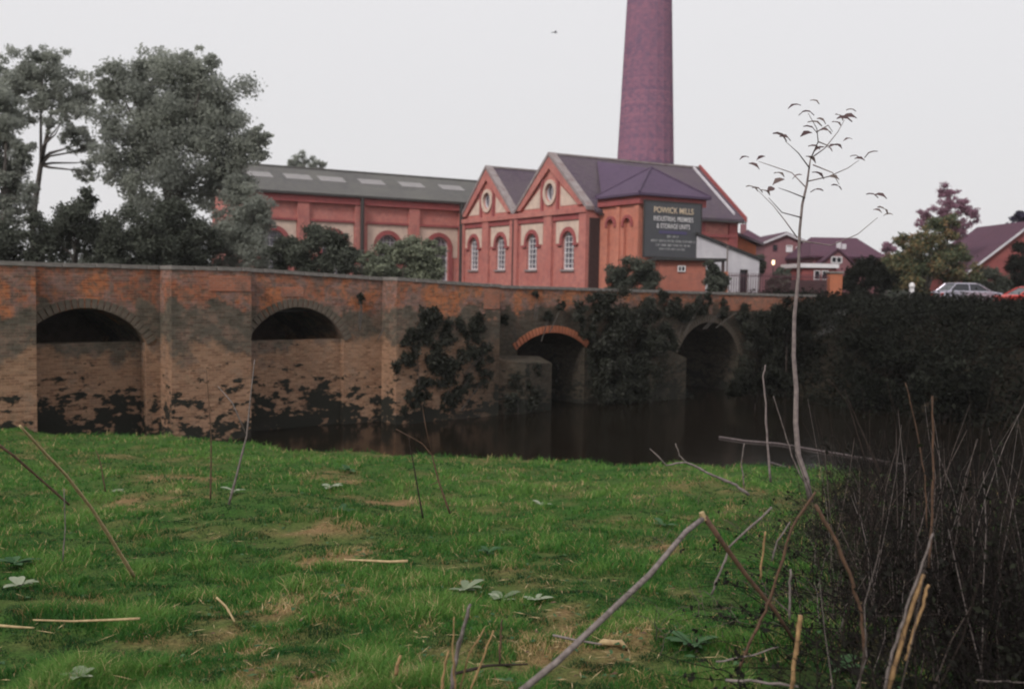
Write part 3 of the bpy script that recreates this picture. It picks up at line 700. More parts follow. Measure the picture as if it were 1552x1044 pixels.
# gable heads
for (c, hwid, _), apex in zip(GABS, (11.05, 11.0)):
    sl = (apex - HE) / hwid
    def zr(u): return apex - abs(u - c) * sl
    for q in (-1, 1):
        a, b2 = 1.35, hwid - 1.25
        tri = [(c + q * a, 7.55), (c + q * b2, 7.55), (c + q * a, min(zr(c + a) - 1.05, 9.4))]
        HD([tri], 'cream_panel', M['cream'], -.03, -.002)
        ub = 1.0
        rk = [(c + q * (hwid - .05), HE + .3), (c + q * (hwid - 1.0), HE + .3), (c, apex - .85), (c, apex - .02)] if q > 0 else [(c, apex - .85), (c, apex - .02), (c - (hwid - .05), HE + .3), (c - (hwid - 1.0), HE + .3)]
        if q < 0: rk = [(c - (hwid - .05), HE + .3), (c - (hwid - 1.0), HE + .3), (c - .002, apex - .85), (c - .002, apex - .02)]
        HD([rk], 'raking_cornice', M['mill_brick'], -.2, -.002)
        HD([rect(c + q * 1.0 - .13, c + q * 1.0 + .13, 7.32, 9.55)], 'gable_pilaster', M['mill_brick_dark'], -.1, -.002)
        # coping
        p0, p1 = (c + q * (hwid + .12), HE - .1), (c, apex + .02)
        HD([[p0, p1, (p1[0], p1[1] + .26), (p0[0], p0[1] + .26)]], 'coping', M['coping_mill'], -.26, .35)
    circ = lambda r, n=24: [(c + r * math.cos(t), 8.55 + r * 1.06 * math.sin(t)) for t in np.linspace(0, 2 * math.pi, n + 1)[:-1]]
    HD([[circ(.84), circ(.6)]], 'round_surround', M['cream'], -.13, -.002)
    f = HD([[circ(.6), circ(.5)]], 'round_window', M['white_wall'], .1, .2)[0]
    MB().ext([circ(.52)], .2, .22, fx).build('pane', M['winglass'], f)
    b_ = MB(); b_.ext([rect(c - .025, c + .025, 8.0, 9.1)], .12, .18, fx); b_.build('glazing_bar', M['white_wall'], f)
HD([rect(0, HW, -.5, .55)], 'plinth', M['mill_brick_dark'], -.26, -.201)
# side walls and rear gable
fy = lambda u, z, d: (u, d, z)
MB().ext([rect(.452, HL, -.5, HE)], 0, .4, fy).build('side_wall', M['mill_brick'], hall)
MB().ext([rect(.452, HL, -.5, HE)], HW - .4, HW, fy).build('side_wall', M['mill_brick'], hall)
MB().ext([[(.4, -.5), (HW - .4, -.5), (HW - .4, HE), (13.86, 10.9), (9.51, HE), (4.75, 10.95), (.4, HE)]], HL - .4, HL, fx).build('gable_wall', M['mill_brick_dark'], hall)
MB().ext([rect(5.9, HL, 6.75, 7.1)], -.14, -.002, fy).build('cornice', M['mill_brick_dark'], hall)
for a in (6.2, 9.0, 12.05): MB().ext([rect(a, a + .8, 0, 6.748)], -.12, -.002, fy).build('pilaster', M['mill_brick_dark'], hall)
MB().ext([rect(6.3, 12.6, 5.75, 5.95)], -.16, -.122, fy).build('string_course', M['mill_brick_dark'], hall)
# dark planks stand in for the shadowed strip of side wall beside the bay
for i in range(4): MB().ext([rect(.06 + i * .2, .24 + i * .2, 0, 6.6)], -.07 - .01 * (i % 2), -.003, fy).build('board', M['dark_wood'], hall)
# roofs
for (c, hwid, _), apex in zip(GABS, (11.05, 11.0)):
    for q in (-1, 1):
        e = c + q * (hwid + (.35 if (c < 5 and q < 0) or (c > 10 and q > 0) else -.0)); sl = (apex - HE) / hwid; ze = apex - abs(e - c) * sl
        MB().ext([[(c, apex), (e, ze), (e, ze + .14), (c, apex + .14)]], .352, HL + .35, lambda u, z, d: (d, u, z)).build('roof_slope', M['slate'], hall)
    MB().box(.36, HL + .3, c - .12, c + .12, apex + .1, apex + .24).build('ridge_tiles', M['coping_mill'], hall)
for q in (-1, 1):
    MB().ext([[(4.75, 11.1), (4.75 + q * 5.2, 11.1 - 5.2 * .81), (4.75 + q * 5.2, 11.45 - 5.2 * .81), (4.75, 11.45)]], HL + .36, HL + .5, fx).build('bargeboard', M['mill_brick_dark'], hall)
    MB().ext([[(4.75, 11.2), (4.75 + q * 4.7, 11.2 - 4.7 * .81), (4.75 + q * 4.7, 11.36 - 4.7 * .81), (4.75, 11.36)]], HL - .35, HL - .22, fx).build('verge_flashing', M['white_wall'], hall)
MB().tube([(-.2, 9.5, .2), (-.2, 9.5, 7.0)], .07, 8).build('downpipe', M['dark_wood'], hall)
MB().box(.6, HL + .4, -.5, -.36, HE - .42, HE - .3).build('gutter', M['black_iron'], hall)

# hipped bay with the sign
bay = empty('hipped_brick_bay', (5.63, 65.44, GZ), R(GA), 'orange brick bay with a purple hipped roof, standing forward under the chimney', 'building')
BW_, BDp, BH_ = 4.95, 4.3, 8.0
left = [rect(-BDp, -.002, -.5, BH_)]; niches = [archpoly(-3.05, .38, 2.2, 6.1, 10), archpoly(-1.25, .38, 2.2, 6.1, 10)]
MB().ext(left + niches, 0, .4, fx).build('side_wall', M['bay_brick'], bay)
MB().box(.22, .32, -3.6, -.7, 1.8, 6.9).build('niche_back', M['bay_brick'], bay)
MB().box(.402, BW_, -BDp, -BDp + .4, -.5, BH_).build('front_wall', M['bay_brick'], bay)
MB().box(BW_ - .4, BW_ - .002, -BDp + .402, -.002, -.5, BH_ - .002).build('side_wall', M['bay_brick'], bay)
MB().box(-.12, -.002, -2.32, -1.98, 0, 7.2).build('pilaster', M['bay_brick'], bay)
MB().box(-.12, -.002, -BDp, -BDp + .4, 0, 7.2).build('pilaster', M['bay_brick'], bay)
for c in (-3.05, -1.25): MB().ext([ringpoly(c, .38, .58, 6.1, 10, drop=.15)], -.09, -.002, fx).build('arch_surround', M['mill_brick_dark'], bay)
MB().box(-.2, -.002, -BDp - .2, 0, 7.3, 8.0).build('cornice', M['mill_brick_dark'], bay)
MB().box(0, BW_ + .2, -BDp - .2, -BDp - .002, 7.3, 8.0).build('cornice', M['mill_brick_dark'], bay)
MB().box(-.16, -.125, -BDp - .1, 0, -.5, 1.7).build('plinth', M['dark_wood'], bay)
ap = (BW_ / 2 + .35, -BDp / 2 + .5, 9.95); o_ = .42
e = [(-o_, -BDp - o_, 7.95), (BW_ + o_, -BDp - o_, 7.95), (BW_ + o_, o_ * 0 - .0, 7.95), (-o_, -.0, 7.95)]
rb = MB(); rb.add(e + [ap] + [(x, y, z - .16) for x, y, z in e], [(0, 1, 4), (1, 2, 4), (2, 3, 4), (3, 0, 4), (0, 5, 6, 1), (1, 6, 7, 2), (2, 7, 8, 3), (3, 8, 5, 0), (5, 8, 7, 6)])
rb.build('hipped_roof', M['slate_purple'], bay)
# link roof running back to the main ridge
rb = MB(); rb.add([(ap[0] - .1, ap[1], 9.9), (ap[0] - .1, 4.4, 10.95), (ap[0] - 2.6, .2, 8.1), (ap[0] + 2.3, .2, 8.1)], [(0, 2, 1), (0, 1, 3), (0, 3, 2), (1, 2, 3)])
rb.build('link_roof', M['slate_purple'], bay)
hp = MB()
for k_ in range(4): hp.tube([Vector(e[k_]) + Vector((0, 0, .03)), Vector(ap) + Vector((0, 0, .03))], .07, 5)
hp.build('hip_tiles', M['slate_purple'], bay); bpy.data.objects['hip_tiles']['kind'] = 'stuff'

# sign
def text_obj(body, size, mat, parent, x, z, xs=1.0, y=-.035, name='lettering', align='CENTER'):
    cu = bpy.data.curves.new(name, 'FONT'); cu.body = body; cu.size = size; cu.align_x = align; cu.extrude = .006; cu.offset = .004 * size
    t = bpy.data.objects.new(name, cu); col.objects.link(t)
    dg = bpy.context.evaluated_depsgraph_get(); me = bpy.data.meshes.new_from_object(t.evaluated_get(dg)); bpy.data.objects.remove(t)
    me.materials.clear(); me.materials.append(mat)
    o = bpy.data.objects.new(name, me); col.objects.link(o); o.parent = parent; o.rotation_euler = (R(90), 0, 0); o.location = (x, y, z); 
    wd = o.dimensions.x
    o.scale = (xs / max(.01, me_w(me)), 1, 1); return o
def me_w(me):
    xs_ = [v.co.x for v in me.vertices]; return max(xs_) - min(xs_)
frontR = Matrix.Rotation(R(GA), 3, 'Z')
so = Vector((5.63, 65.44, GZ)) + frontR @ Vector((0, -BDp - .35, 0))
sign = empty('sign_board', (so.x, so.y, GZ), R(GA), 'large dark board lettered in yellow and white on the front of the hipped bay', 'sign')
SZ0, SZ1, SX0, SX1 = 4.05, 7.45, .12, 4.62
MB().box(SX0, SX1, 0, .06, SZ0, SZ1).build('board', M['signgreen'], sign, bevel=.01)
fr = MB(); 
for (a, b2, c_, d_) in ((SX0 - .06, SX1 + .06, SZ1, SZ1 + .07), (SX0 - .06, SX1 + .06, SZ0 - .07, SZ0), (SX0 - .06, SX0, SZ0, SZ1), (SX1, SX1 + .06, SZ0, SZ1)): 
    MB().box(a, b2, -.03, .09, c_, d_).build('frame_rail', M['black_iron'], sign)
for x in (.6, 4.1): MB().box(x, x + .12, .065, .34, SZ0 + .1, SZ1 - .1).build('batten', M['dark_wood'], sign)
cx = (SX0 + SX1) / 2
text_obj('POWICK MILLS', .52, M['sign_yellow'], sign, cx, 6.78, 3.15)
text_obj('INDUSTRIAL PREMISES', .42, M['sign_white'], sign, cx, 6.28, 3.15)
text_obj('& STORAGE UNITS', .42, M['sign_white'], sign, cx, 5.83, 2.65)
MB().box(cx - 1.1, cx + 1.1, -.02, -.002, 5.5, 5.68).build('faded_line', M['sign_blue'], sign)
def illegible(words, z, h, x0, x1):
    """small lettering too blurred to read in the photograph: rows of plain strokes"""
    mb = MB(); g = random.Random(int(z * 100)); x = x0; 
    while x < x1:
        for _ in range(g.randint(3, 7)):
            if x > x1: break
            mb.box(x, x + .022, -.012, -.002, z, z + h); 
            if g.random() < .7: mb.box(x + .024, x + .055, -.012, -.002, z + h * g.choice((0, .45, .8)), z + h * g.choice((.2, .65, 1.0)) if False else z + h)
            x += .085
        x += .07
    o = mb.build('small_lettering', M['sign_small'], sign); o['kind'] = 'stuff'
illegible(1, 5.26, .14, cx - .45, cx + .45); illegible(1, 4.98, .13, cx - 1.7, cx + 1.8); illegible(1, 4.72, .13, cx - 1.35, cx + 1.4); illegible(1, 4.48, .12, cx - 1.05, cx + 1.0)

# long range
wing = empty('long_mill_range', (-4.24, 80.8, GZ), R(GA), 'long low brick mill range with cream panels and a slate roof with skylights', 'mill')
WE, WR, WD = 8.7, 10.9, 10.0
bays = [-2.05, -6.45, -10.95, -15.45]
wh = [archpoly(c, .85, 1.2, 5.0) for c in bays]
MB().ext([rect(-17.6, -.0, -.5, WE - .1)] + wh, 0, .45, fy).build('facade_wall', M['mill_brick'], wing)
MB().box(.01, 8, 0, .45, -.5, WE - .1).build('facade_wall', M['mill_brick'], wing)
MB().box(-17.6, 8, WD - .4, WD, -.5, WE - .1).build('rear_wall', M['mill_brick'], wing)
for xx in (-17.6, 7.6):
    MB().ext([[(0, -.5), (WD, -.5), (WD, WE - .12), (WD / 2, WR - .1), (0, WE - .12)]], xx - .001, xx + .4, fx).build('end_wall', M['mill_brick'], wing)
for i, c in enumerate(bays):
    HW_ = 1.6
    MB().ext([rect(c + 1.7, c + 2.6, 0, 8.0)], -.22, -.002, fy).build('pilaster', M['mill_brick'], wing)
    MB().ext([rect(c - 1.95, c + 1.698, 6.62, 6.78)], -.16, -.002, fy).build('corbel_band', M['mill_brick_dark'], wing)
    cp = [(c - 1.7, 4.2), (c - 1.2, 4.2)] + [(c - 1.2 * math.cos(t), 5.0 + 1.2 * math.sin(t)) for t in np.linspace(0, math.pi, 14)] + [(c + 1.2, 4.2), (c + 1.66, 4.2), (c + 1.66, 6.6), (c - 1.7, 6.6)]
    MB().ext([cp], -.03, -.002, fy).build('cream_panel', M['cream'], wing)
    MB().ext([ringpoly(c, .85, 1.18, 5.0, drop=3.8)], -.1, -.002, fy).build('arch_surround', M['mill_brick_dark'], wing)
    arched_window(wing, c, .845, 1.2, 5.0, fy, rows=8, cols=3, fr=M['white_wall'])
MB().ext([rect(-17.6, 0, 8.002, 8.5)], -.3, -.002, fy).build('cornice', M['mill_brick_dark'], wing)
MB().box(-17.8, 0, -.5, -.34, 8.52, 8.66).build('gutter', M['black_iron'], wing)
for x, w_ in ((-8.72, .16), (-.22, .17)): MB().tube([(x, -.36, 0), (x, -.36, 8.55)], w_, 8).build('downpipe', M['black_iron'], wing)
for q in (0, 1):
    if q == 0: pr = [(-.45, WE - .12), (WD / 2, WR), (WD / 2, WR + .14), (-.45, WE + .02)]
    else: pr = [(WD + .45, WE - .12), (WD / 2, WR), (WD / 2, WR + .14), (WD + .45, WE + .02)]
    MB().ext([pr], -17.9, 8.0, fx).build('roof_slope', M['slate_grey'], wing)
MB().box(-17.9, 8, WD / 2 - .13, WD / 2 + .13, WR + .1, WR + .25).build('ridge_tiles', M['slate_grey'], wing)
sl = (WR - WE + .12) / (WD / 2 + .45)
for v in (12.8, 10.1, 6.75, 3.26, -.38, 15.9):
    z = lambda y: WE + .02 + (y + .45) * sl
    mb = MB(); a, b2 = -v - 1.05, -v + 1.05; y0, y1 = 2.2, 3.3
    mb.add([(a, y0, z(y0) + .06), (b2, y0, z(y0) + .06), (b2, y1, z(y1) + .06), (a, y1, z(y1) + .06), (a, y0, z(y0) - .03), (b2, y0, z(y0) - .03), (b2, y1, z(y1) - .03), (a, y1, z(y1) - .03)],
           [(0, 1, 2, 3), (0, 4, 5, 1), (1, 5, 6, 2), (2, 6, 7, 3), (3, 7, 4, 0)])
    mb.build('skylight', M['skylight'], wing)
# chimney
chim = empty('chimney_stack', (10.95, 84.0, GZ), R(22.5), 'towering tapered purple-brown brick chimney rising out of the top of the photo', 'chimney')
mb = MB(); rad = lambda z: 2.86 - .0385 * z
zz_ = [-.5, 36]; mb.tube([(0, 0, z) for z in zz_], [rad(z) for z in zz_], 20); mb.build('shaft', M['chimney_brick'], chim)
for (z0, z1, ex) in ((33.0, 33.4, .18), (34.6, 35.4, .35), (35.4, 36.2, .55)):
    mb = MB(); mb.tube([(0, 0, z0), (0, 0, z1)], rad(z0) + ex, 20); mb.build('cap_course', M['chimney_brick'], chim)
mb = MB(); mb.tube([(0, 0, -.5), (0, 0, 6)], 3.1, 20); mb.build('base', M['chimney_brick'], chim)

# ------------------------------------------------------------------ outbuildings on the right
def local(root, px, py, Y):
    return root.matrix_basis.inverted() @ P(px, py, Y)
def add_window(root, x0, x1, z0, z1, y, nb=2, fr=None, nz=1, name='window'):
    fr = fr or M['white_paint']; t = min(.09, (x1 - x0) * .12)
    f = MB().ext([rect(x0, x1, z0, z1), rect(x0 + t, x1 - t, z0 + t, z1 - t)], y - .06, y + .04).build(name, fr, root)
    for i in range(1, nb):
        x = x0 + (x1 - x0) * i / nb; MB().box(x - t * .4, x + t * .4, y - .05, y + .03, z0 + t, z1 - t).build('glazing_bar', fr, f)
    MB().box(x0 + t * .5, x1 - t * .5, y + .012, y + .03, z0 + t * .5, z1 - t * .5).build('pane', M['darkglass'], f)
    return f
def block(name, label, Y, pxl, pxr, pytop, depth, base=None, wall='house_brick', roof=None, rh=0, hip=0.0, over=.35, cat='house', gable=False, rz=0.0):
    """a house whose front stands at depth Y between two columns of the photo; ridge across unless gable"""
    l = P(pxl, pytop, Y); r = P(pxr, pytop, Y); z0 = gz1(l.x, Y) if base is None else base
    root = empty(name, (l.x, Y, z0), rz, label, cat); W_ = r.x - l.x; H_ = (l.z + r.z) / 2 - z0
    if gable:
        o = [(0, -.4), (W_, -.4), (W_, H_), (W_ / 2, H_ + rh), (0, H_)]
        MB().ext([o], 0, depth).build('wall', M[wall], root)
        for q in (-1, 1):
            ex = W_ / 2 + over; ze = H_ - over * rh / (W_ / 2); c = W_ / 2
            MB().ext([[(c, H_ + rh + .02), (c + q * ex, ze + .02), (c + q * ex, ze + .2), (c, H_ + rh + .2)]], -.3, depth + .3).build('roof', M[roof], root)
            MB().ext([[(c, H_ + rh - .1), (c + q * ex, ze - .1), (c + q * ex, ze + .12), (c, H_ + rh + .12)]], -.36, -.302).build('bargeboard', M['white_wall'], root)
    else:
        MB().box(0, W_, 0, depth, -.4, H_).build('wall', M[wall], root)
        if roof:
            h = hip; c = depth / 2
            e_ = [(-over, -over, H_ - .1), (W_ + over, -over, H_ - .1), (W_ + over, depth + over, H_ - .1), (-over, depth + over, H_ - .1)]
            mb = MB(); mb.add(e_ + [(h - over if not h else h, c, H_ + rh), (W_ - h + (over if not h else 0), c, H_ + rh)] + [(x, y, z + .0 - .15) for x, y, z in e_],
                              [(0, 1, 5, 4), (1, 2, 5), (2, 3, 4, 5), (3, 0, 4), (0, 6, 7, 1), (1, 7, 8, 2), (2, 8, 9, 3), (3, 9, 6, 0), (6, 9, 8, 7)])
            mb.build('roof', M[roof], root)
    return root, W_, H_
# lean-to of pale render beside the hall
lt = empty('lean_to', (11.72, 63.5, 3.4), R(22), 'pale rendered lean-to with a sloping dark roof edge, right of the sign', 'building')
Lw = 4.8
MB().ext([[(0, -.4), (Lw, -.4), (Lw, 3.65), (0, 5.1)], rect(3.3, 3.95, 1.2, 3.0)], 0, .3).build('front_wall', M['white_wall'], lt)
MB().box(Lw - .3, Lw - .002, .302, 5, -.4, 3.6).build('side_wall', M['orange_brick'], lt)
MB().ext([[(-.1, 5.13), (Lw + .3, 3.57), (Lw + .3, 3.72), (-.1, 5.28)]], -.15, 5.0).build('roof', M['felt'], lt)
MB().ext([rect(2.8, Lw - .1, -.3, 1.05)], -.05, -.002).build('plinth', plain('blue_grey_paint', (.20, .19, .30), .7), lt)
add_window(lt, 3.3, 3.95, 1.2, 3.0, .12, nb=1, fr=M['dark_wood'], name='door_window')
# low orange shed with a flat roof
sh, W_, H_ = block('brick_shed', 'low orange brick shed with a flat dark roof, below the big sign', 58, 1000, 1070, 395, 3.0, cat='shed', wall='shed_brick', base=3.3)
MB().box(-.25, W_ + 1.2, -.35, 3.3, H_ + .002, H_ + .16).build('flat_roof', M['felt'], sh)
MB().box(W_ + .9, W_ + 1.05, -.2, -.05, -.3, H_).build('post', M['dark_wood'], sh)
add_window(sh, 1.05, 1.5, H_ - .65, H_ - .3, -.03, nb=2)
# brick outbuilding with mono-pitch dark roof
ob, W_, H_ = block('brick_outbuilding', 'orange brick outbuilding with a dark sloping roof behind the lean-to', 74, 1108, 1146, 372, 5, cat='outbuilding', wall='orange_brick')
MB().ext([[(-.2, H_ + .95), (W_ + .5, H_ + .0), (W_ + .5, H_ + .2), (-.2, H_ + 1.15)]], -.4, 5.2).build('roof', M['slate'], ob)
MB().ext([[(0, H_ + .003), (W_, H_ + .003), (0, H_ + .93)]], 0, .3).build('gable', M['orange_brick'], ob)
# houses
h1, W_, H_ = block('brick_house', 'far brick house half hidden behind the outbuilding, its hipped roof peak showing', 112, 1118, 1172, 372, 8, roof='house_tile', rh=2.0, hip=2.0)
MB().box(1.2, 1.8, 3.7, 4.3, H_ + 1.5, H_ + 2.6).build('chimney', M['house_brick'], h1)
h2, W_, H_ = block('brick_house', 'brick house with a shallow gable and one bright white window, above the lit lamp', 96, 1159, 1222, 368, 9, roof='house_tile', rh=.85, gable=True)
def win_px(root, Y, a, b2, p0, p1, nb=2, fr=None):
    l = P(a, p1, Y) - root.location; r = P(b2, p0, Y) - root.location; return add_window(root, l.x, r.x, l.z, r.z, -.04, nb, fr)
win_px(h2, 96, 1191, 1201, 372, 382, 1, M['white_paint']); win_px(h2, 96, 1206, 1212, 374, 383, 1); win_px(h2, 96, 1171, 1178, 371, 380, 1, M['house_tile'])
MB().box(*[v for v in (P(1192, 381, 96).x - h2.location.x, P(1200, 381, 96).x - h2.location.x)], -.06, -.045, P(1192, 381, 96).z - h2.location.z, P(1192, 374, 96).z - h2.location.z).build('blind', M['white_paint'], h2)
h3, W_, H_ = block('brick_house', 'large house with a broad purple-brown tiled roof and a front gable', 88, 1233, 1336, 387, 8, roof='house_tile', rh=1.75, hip=.9)
win_px(h3, 88, 1298, 1312, 388, 401, 2); win_px(h3, 88, 1313, 1326, 388, 401, 2)
# front gable of that house
l = P(1243, 402, 87) - h3.location; r = P(1292, 402, 87) - h3.location; c = (l.x + r.x) / 2
MB().ext([[(l.x, -.4), (r.x, -.4), (r.x, l.z), (c, l.z + 1.3), (l.x, l.z)]], -1.2, -.002).build('porch_gable', M['house_brick'], h3)
for q in (-1, 1): MB().ext([[(c, l.z + 1.35), (c + q * (c - l.x + .3), l.z - .1), (c + q * (c - l.x + .3), l.z + .08), (c, l.z + 1.53)]], -1.4, -.1).build('porch_roof', M['house_tile'], h3)
a = P(1258, 399, 87) - h3.location; b2 = P(1275, 389, 87) - h3.location; add_window(h3, a.x, b2.x, a.z, b2.z, -1.24, 2)
for q, hh in ((P(1279, 371, 88), .3), (P(1287, 374, 88), .3)):
    v = q - h3.location; MB().box(v.x - .18, v.x + .18, 1.3, 1.5, v.z - .3, v.z + .3).build('roof_vent', M['white_wall'], h3)
h4, W_, H_ = block('brick_garage', 'low brick building with a flat roof and a long white fascia', 72, 1216, 1268, 406, 5, cat='garage', wall='house_brick_red')
MB().box(-.2, W_ + .1, -.25, 5.1, H_ + .002, H_ + .3).build('fascia', M['white_paint'], h4)
win_px(h4, 72, 1233, 1243, 410, 424, 1); win_px(h4, 72, 1245, 1255, 410, 424, 1)
h5, W_, H_ = block('brick_house', 'plum brick house with a steep gable and pale bargeboard at the right edge', 80, 1468, 1650, 412, 9, wall='house_brick_red', roof='house_tile', rh=3.9, gable=True)
h6, W_, H_ = block('brick_house', 'dark roofed wing behind the plum gabled house at the right', 92, 1464, 1560, 388, 8, roof='house_tile', rh=2.0, hip=1.5)

# railings and boundary wall
rl = empty('iron_railings', tuple(P(1102, 441, 56)), R(6), 'dark red iron railings on a low wall between the lean-to and the road', 'railings')
rl.location.z = 3.9; RLn = P(1262, 441, 56).x - P(1102, 441, 56).x
MB().box(0, RLn, -.12, .12, -.5, .55).build('low_wall', M['house_brick_red'], rl)
bar = MB().box(-.018, .018, -.018, .018, .552, 2.15).build('bar', M['rail_red'], rl); bm_ = bar.data; nb_ = int(RLn / .14)
bar.location.x = .1
for i in range(1, nb_):
    o = bpy.data.objects.new('bar', bm_); col.objects.link(o); o.parent = rl; o.location.x = .1 + i * .14
for z in (.75, 1.95): MB().box(0, RLn, -.022, .022, z, z + .05).build('rail', M['rail_red'], rl)
MB().box(-.25, -.02, -.16, .16, -.5, 2.2).build('pillar', M['orange_brick'], rl)
bwall = empty('boundary_wall', tuple(P(1160, 430, 64)), R(4), 'dark timber screen fence behind the railings', 'fence'); bwall.location.z = 4.0
for i in range(28): MB().box(i * .17, i * .17 + .155, 0, .03, 0, 1.75 + .02 * (i % 3)).build('plank', M['dark_wood'], bwall)
gp = MB().box(-.35, .35, -.35, .35, -.5, 2.2)
gpo = empty('brick_gate_pier', tuple(P(1264, 440, 57)), 0, 'square orange brick gate pier at the right end of the railings', 'gate pier'); gpo.location.z = 3.9
gp.build('shaft', M['orange_brick'], gpo); MB().box(-.42, .42, -.42, .42, 2.2, 2.32).build('cap', M['stone_cap'], gpo, bevel=.03)
wp = empty('white_gatepost', tuple(P(1382, 436, 66)), 0, 'short white post with a rounded top in front of the autumn tree', 'post'); wp.location.z = 4.0
MB().box(-.13, .13, -.13, .13, 0, 1.35).build('shaft', M['white_paint'], wp, bevel=.02); MB().tube([(0, 0, 1.352), (0, 0, 1.5), (0, 0, 1.68), (0, 0, 1.75)], [.14, .2, .15, .03], 10).build('finial', M['white_paint'], wp)
lp = P(1172, 398, 78)
lamp = empty('street_lamp', (lp.x, 78, 4.0), 0, 'small lit street lamp glowing in front of the far brick houses', 'street lamp')
MB().tube([(0, 0, -.2), (0, 0, lp.z - 4.0 - .2)], [.07, .045], 8).build('post', M['black_iron'], lamp)
MB().tube([(0, 0, lp.z - 4.19), (0, 0, lp.z - 4.1), (0, 0, lp.z - 3.87), (0, 0, lp.z - 3.8)], [.05, .11, .11, .04], 10).build('lantern', M['lamp'], lamp)
MB().tube([(0, 0, lp.z - 3.79), (0, 0, lp.z - 3.68)], [.18, .03], 10).build('lantern_cap', M['black_iron'], lamp)
tp = empty('telegraph_pole', tuple(P(1101, 436, 57)), 0, 'thin grey pole in front of the pale lean-to', 'pole'); tp.location.z = 3.9
MB().tube([(0, 0, -.3), (0, 0, 3.7)], [.05, .04], 8).build('post', M['stalk_grey'], tp); MB().tube([(-.0, 0, 3.4), (.35, 0, 3.6)], .02, 6).build('bracket', M['black_iron'], tp)

# road beyond, and cars
rdm = MB()
rp = [(13.0, 53), (19, 60), (34, 70), (70, 76), (70, 69), (34, 63), (20, 54), (16, 49.5)]
n_ = 30; left_ = [(13.0, 53), (19, 60), (34, 69), (80, 75)]; right_ = [(16.2, 49.8), (21, 55), (36, 62.5), (80, 67)]
vs = []; 
for i in range(n_ + 1):
    t = i / n_ * 3; j = min(2, int(t)); f_ = t - j
    for side in (left_, right_):
        x = side[j][0] * (1 - f_) + side[j + 1][0] * f_; y = side[j][1] * (1 - f_) + side[j + 1][1] * f_; vs.append((x, y))
rdm.add([(x, y, gz1(x, y) + .08) for x, y in vs], [(2 * i, 2 * i + 1, 2 * i + 3, 2 * i + 2) for i in range(n_)])
tag(rdm.build('road', M['road']), kind='structure')
def car(label, paint, px, Y, z, rz):
    p = P(px, 440, Y); c = empty('parked_car', (p.x, Y, z), rz, label, 'car', 'cars parked beyond the brambles')
    side = [(-2.1, .32), (2.1, .32), (2.15, .62), (2.05, .86), (1.15, .98), (-1.75, 1.0), (-2.12, .88), (-2.16, .55)]
    MB().ext([side], -.82, .82).build('body', paint, c, bevel=.05)
    cab = MB(); b0 = [(-1.72, .98), (1.18, .96)]; t0 = [(-1.15, 1.44), (.35, 1.44)]
    vs = [(b0[0][0], -.78, .98), (b0[1][0], -.78, .96), (t0[1][0], -.6, 1.43), (t0[0][0], -.6, 1.43), (b0[0][0], .78, .98), (b0[1][0], .78, .96), (t0[1][0], .6, 1.43), (t0[0][0], .6, 1.43)]
    cab.add(vs, [(0, 1, 2, 3), (4, 7, 6, 5), (0, 3, 7, 4), (1, 5, 6, 2), (0, 4, 5, 1), (3, 2, 6, 7)]); cab.build('windows', M['darkglass'], c)
    rf = MB(); rf.add([(-1.22, -.63, 1.43), (.42, -.63, 1.43), (.42, .63, 1.43), (-1.22, .63, 1.43), (-1.1, -.55, 1.5), (.25, -.55, 1.5), (.25, .55, 1.5), (-1.1, .55, 1.5)], [(3, 2, 1, 0), (4, 5, 6, 7), (0, 1, 5, 4), (1, 2, 6, 5), (2, 3, 7, 6), (3, 0, 4, 7)])
    rf.build('roof', paint, c, bevel=.02)
    for sy in (-1, 1):
        for a, b2 in (((-1.72, .98), (-1.2, 1.44)), ((1.2, .96), (.38, 1.44)), ((-.3, .98), (-.3, 1.44))):
            MB().tube([(a[0], sy * .79, a[1]), (b2[0], sy * .62, b2[1])], .035, 6).build('door_pillar', paint, c)
        for wx in (-1.3, 1.32):
            MB().tube([(wx, sy * .66, .31), (wx, sy * .84, .31)], .31, 18).build('wheel', M['rubber'], c); MB().tube([(wx, sy * .841, .31), (wx, sy * .855, .31)], .19, 12).build('wheel_trim', M['silver'], c)
        MB().box(2.1, 2.17, sy * .6 - .15, sy * .6 + .15, .6, .76).build('headlight', M['white_paint'], c); MB().box(-2.18, -2.13, sy * .62 - .12, sy * .62 + .12, .65, .82).build('tail_light', M['red'], c)
    MB().box(2.12, 2.2, -.7, .7, .35, .5).build('bumper', M['rubber'], c)
    return c
car('silver parked car with only its roof and windows above the brambles', M['silver'], 1466, 66, 4.28, R(8))
car('red parked car cut off by the right edge of the photo', M['red'], 1560, 64, 4.1, R(188))

# ------------------------------------------------------------------ foreground stalks
def stalk(name, label, pts, r0, r1, mat, cat='stalk', group=None, knots=True, wob=.0, side=None):
    """pts: (px,py,Y); first point is the foot"""
    P3 = [P(*p) for p in pts]
    base = P3[0].copy(); g = random.Random(int(pts[0][0] * 7 + pts[0][1]))
    q = []
    for i in range(len(P3) - 1):
        for t in np.linspace(0, 1, 5)[:-1]:
            v = P3[i].lerp(P3[i + 1], float(t)); 
            if wob and (i or t): v += Vector([g.uniform(-wob, wob) for _ in range(3)])
            q.append(v - base)
    q.append(P3[-1] - base); n_ = len(q)
    r0 *= .78; r1 *= .78
    rad = [r0 + (r1 - r0) * i / (n_ - 1) for i in range(n_)]
    if knots: rad = [r * (1.22 if i % 4 == 2 else 1) for i, r in enumerate(rad)]
    mb = MB(); mb.tube(q, rad, 7); 
    for sd_ in (side or []):
        s = [P(*p) - base for p in sd_]; mb.tube(s, [r1 * 1.3 + .001] * (len(s) - 1) + [r1 * .5], 5)
    o = mb.build(name, M[mat], None, smooth=True); o.location = base
    return tag(o, label, cat, group)
def gy(px, py): return G(px, py).y
SG = 'dead stalks standing and lying on the near bank'
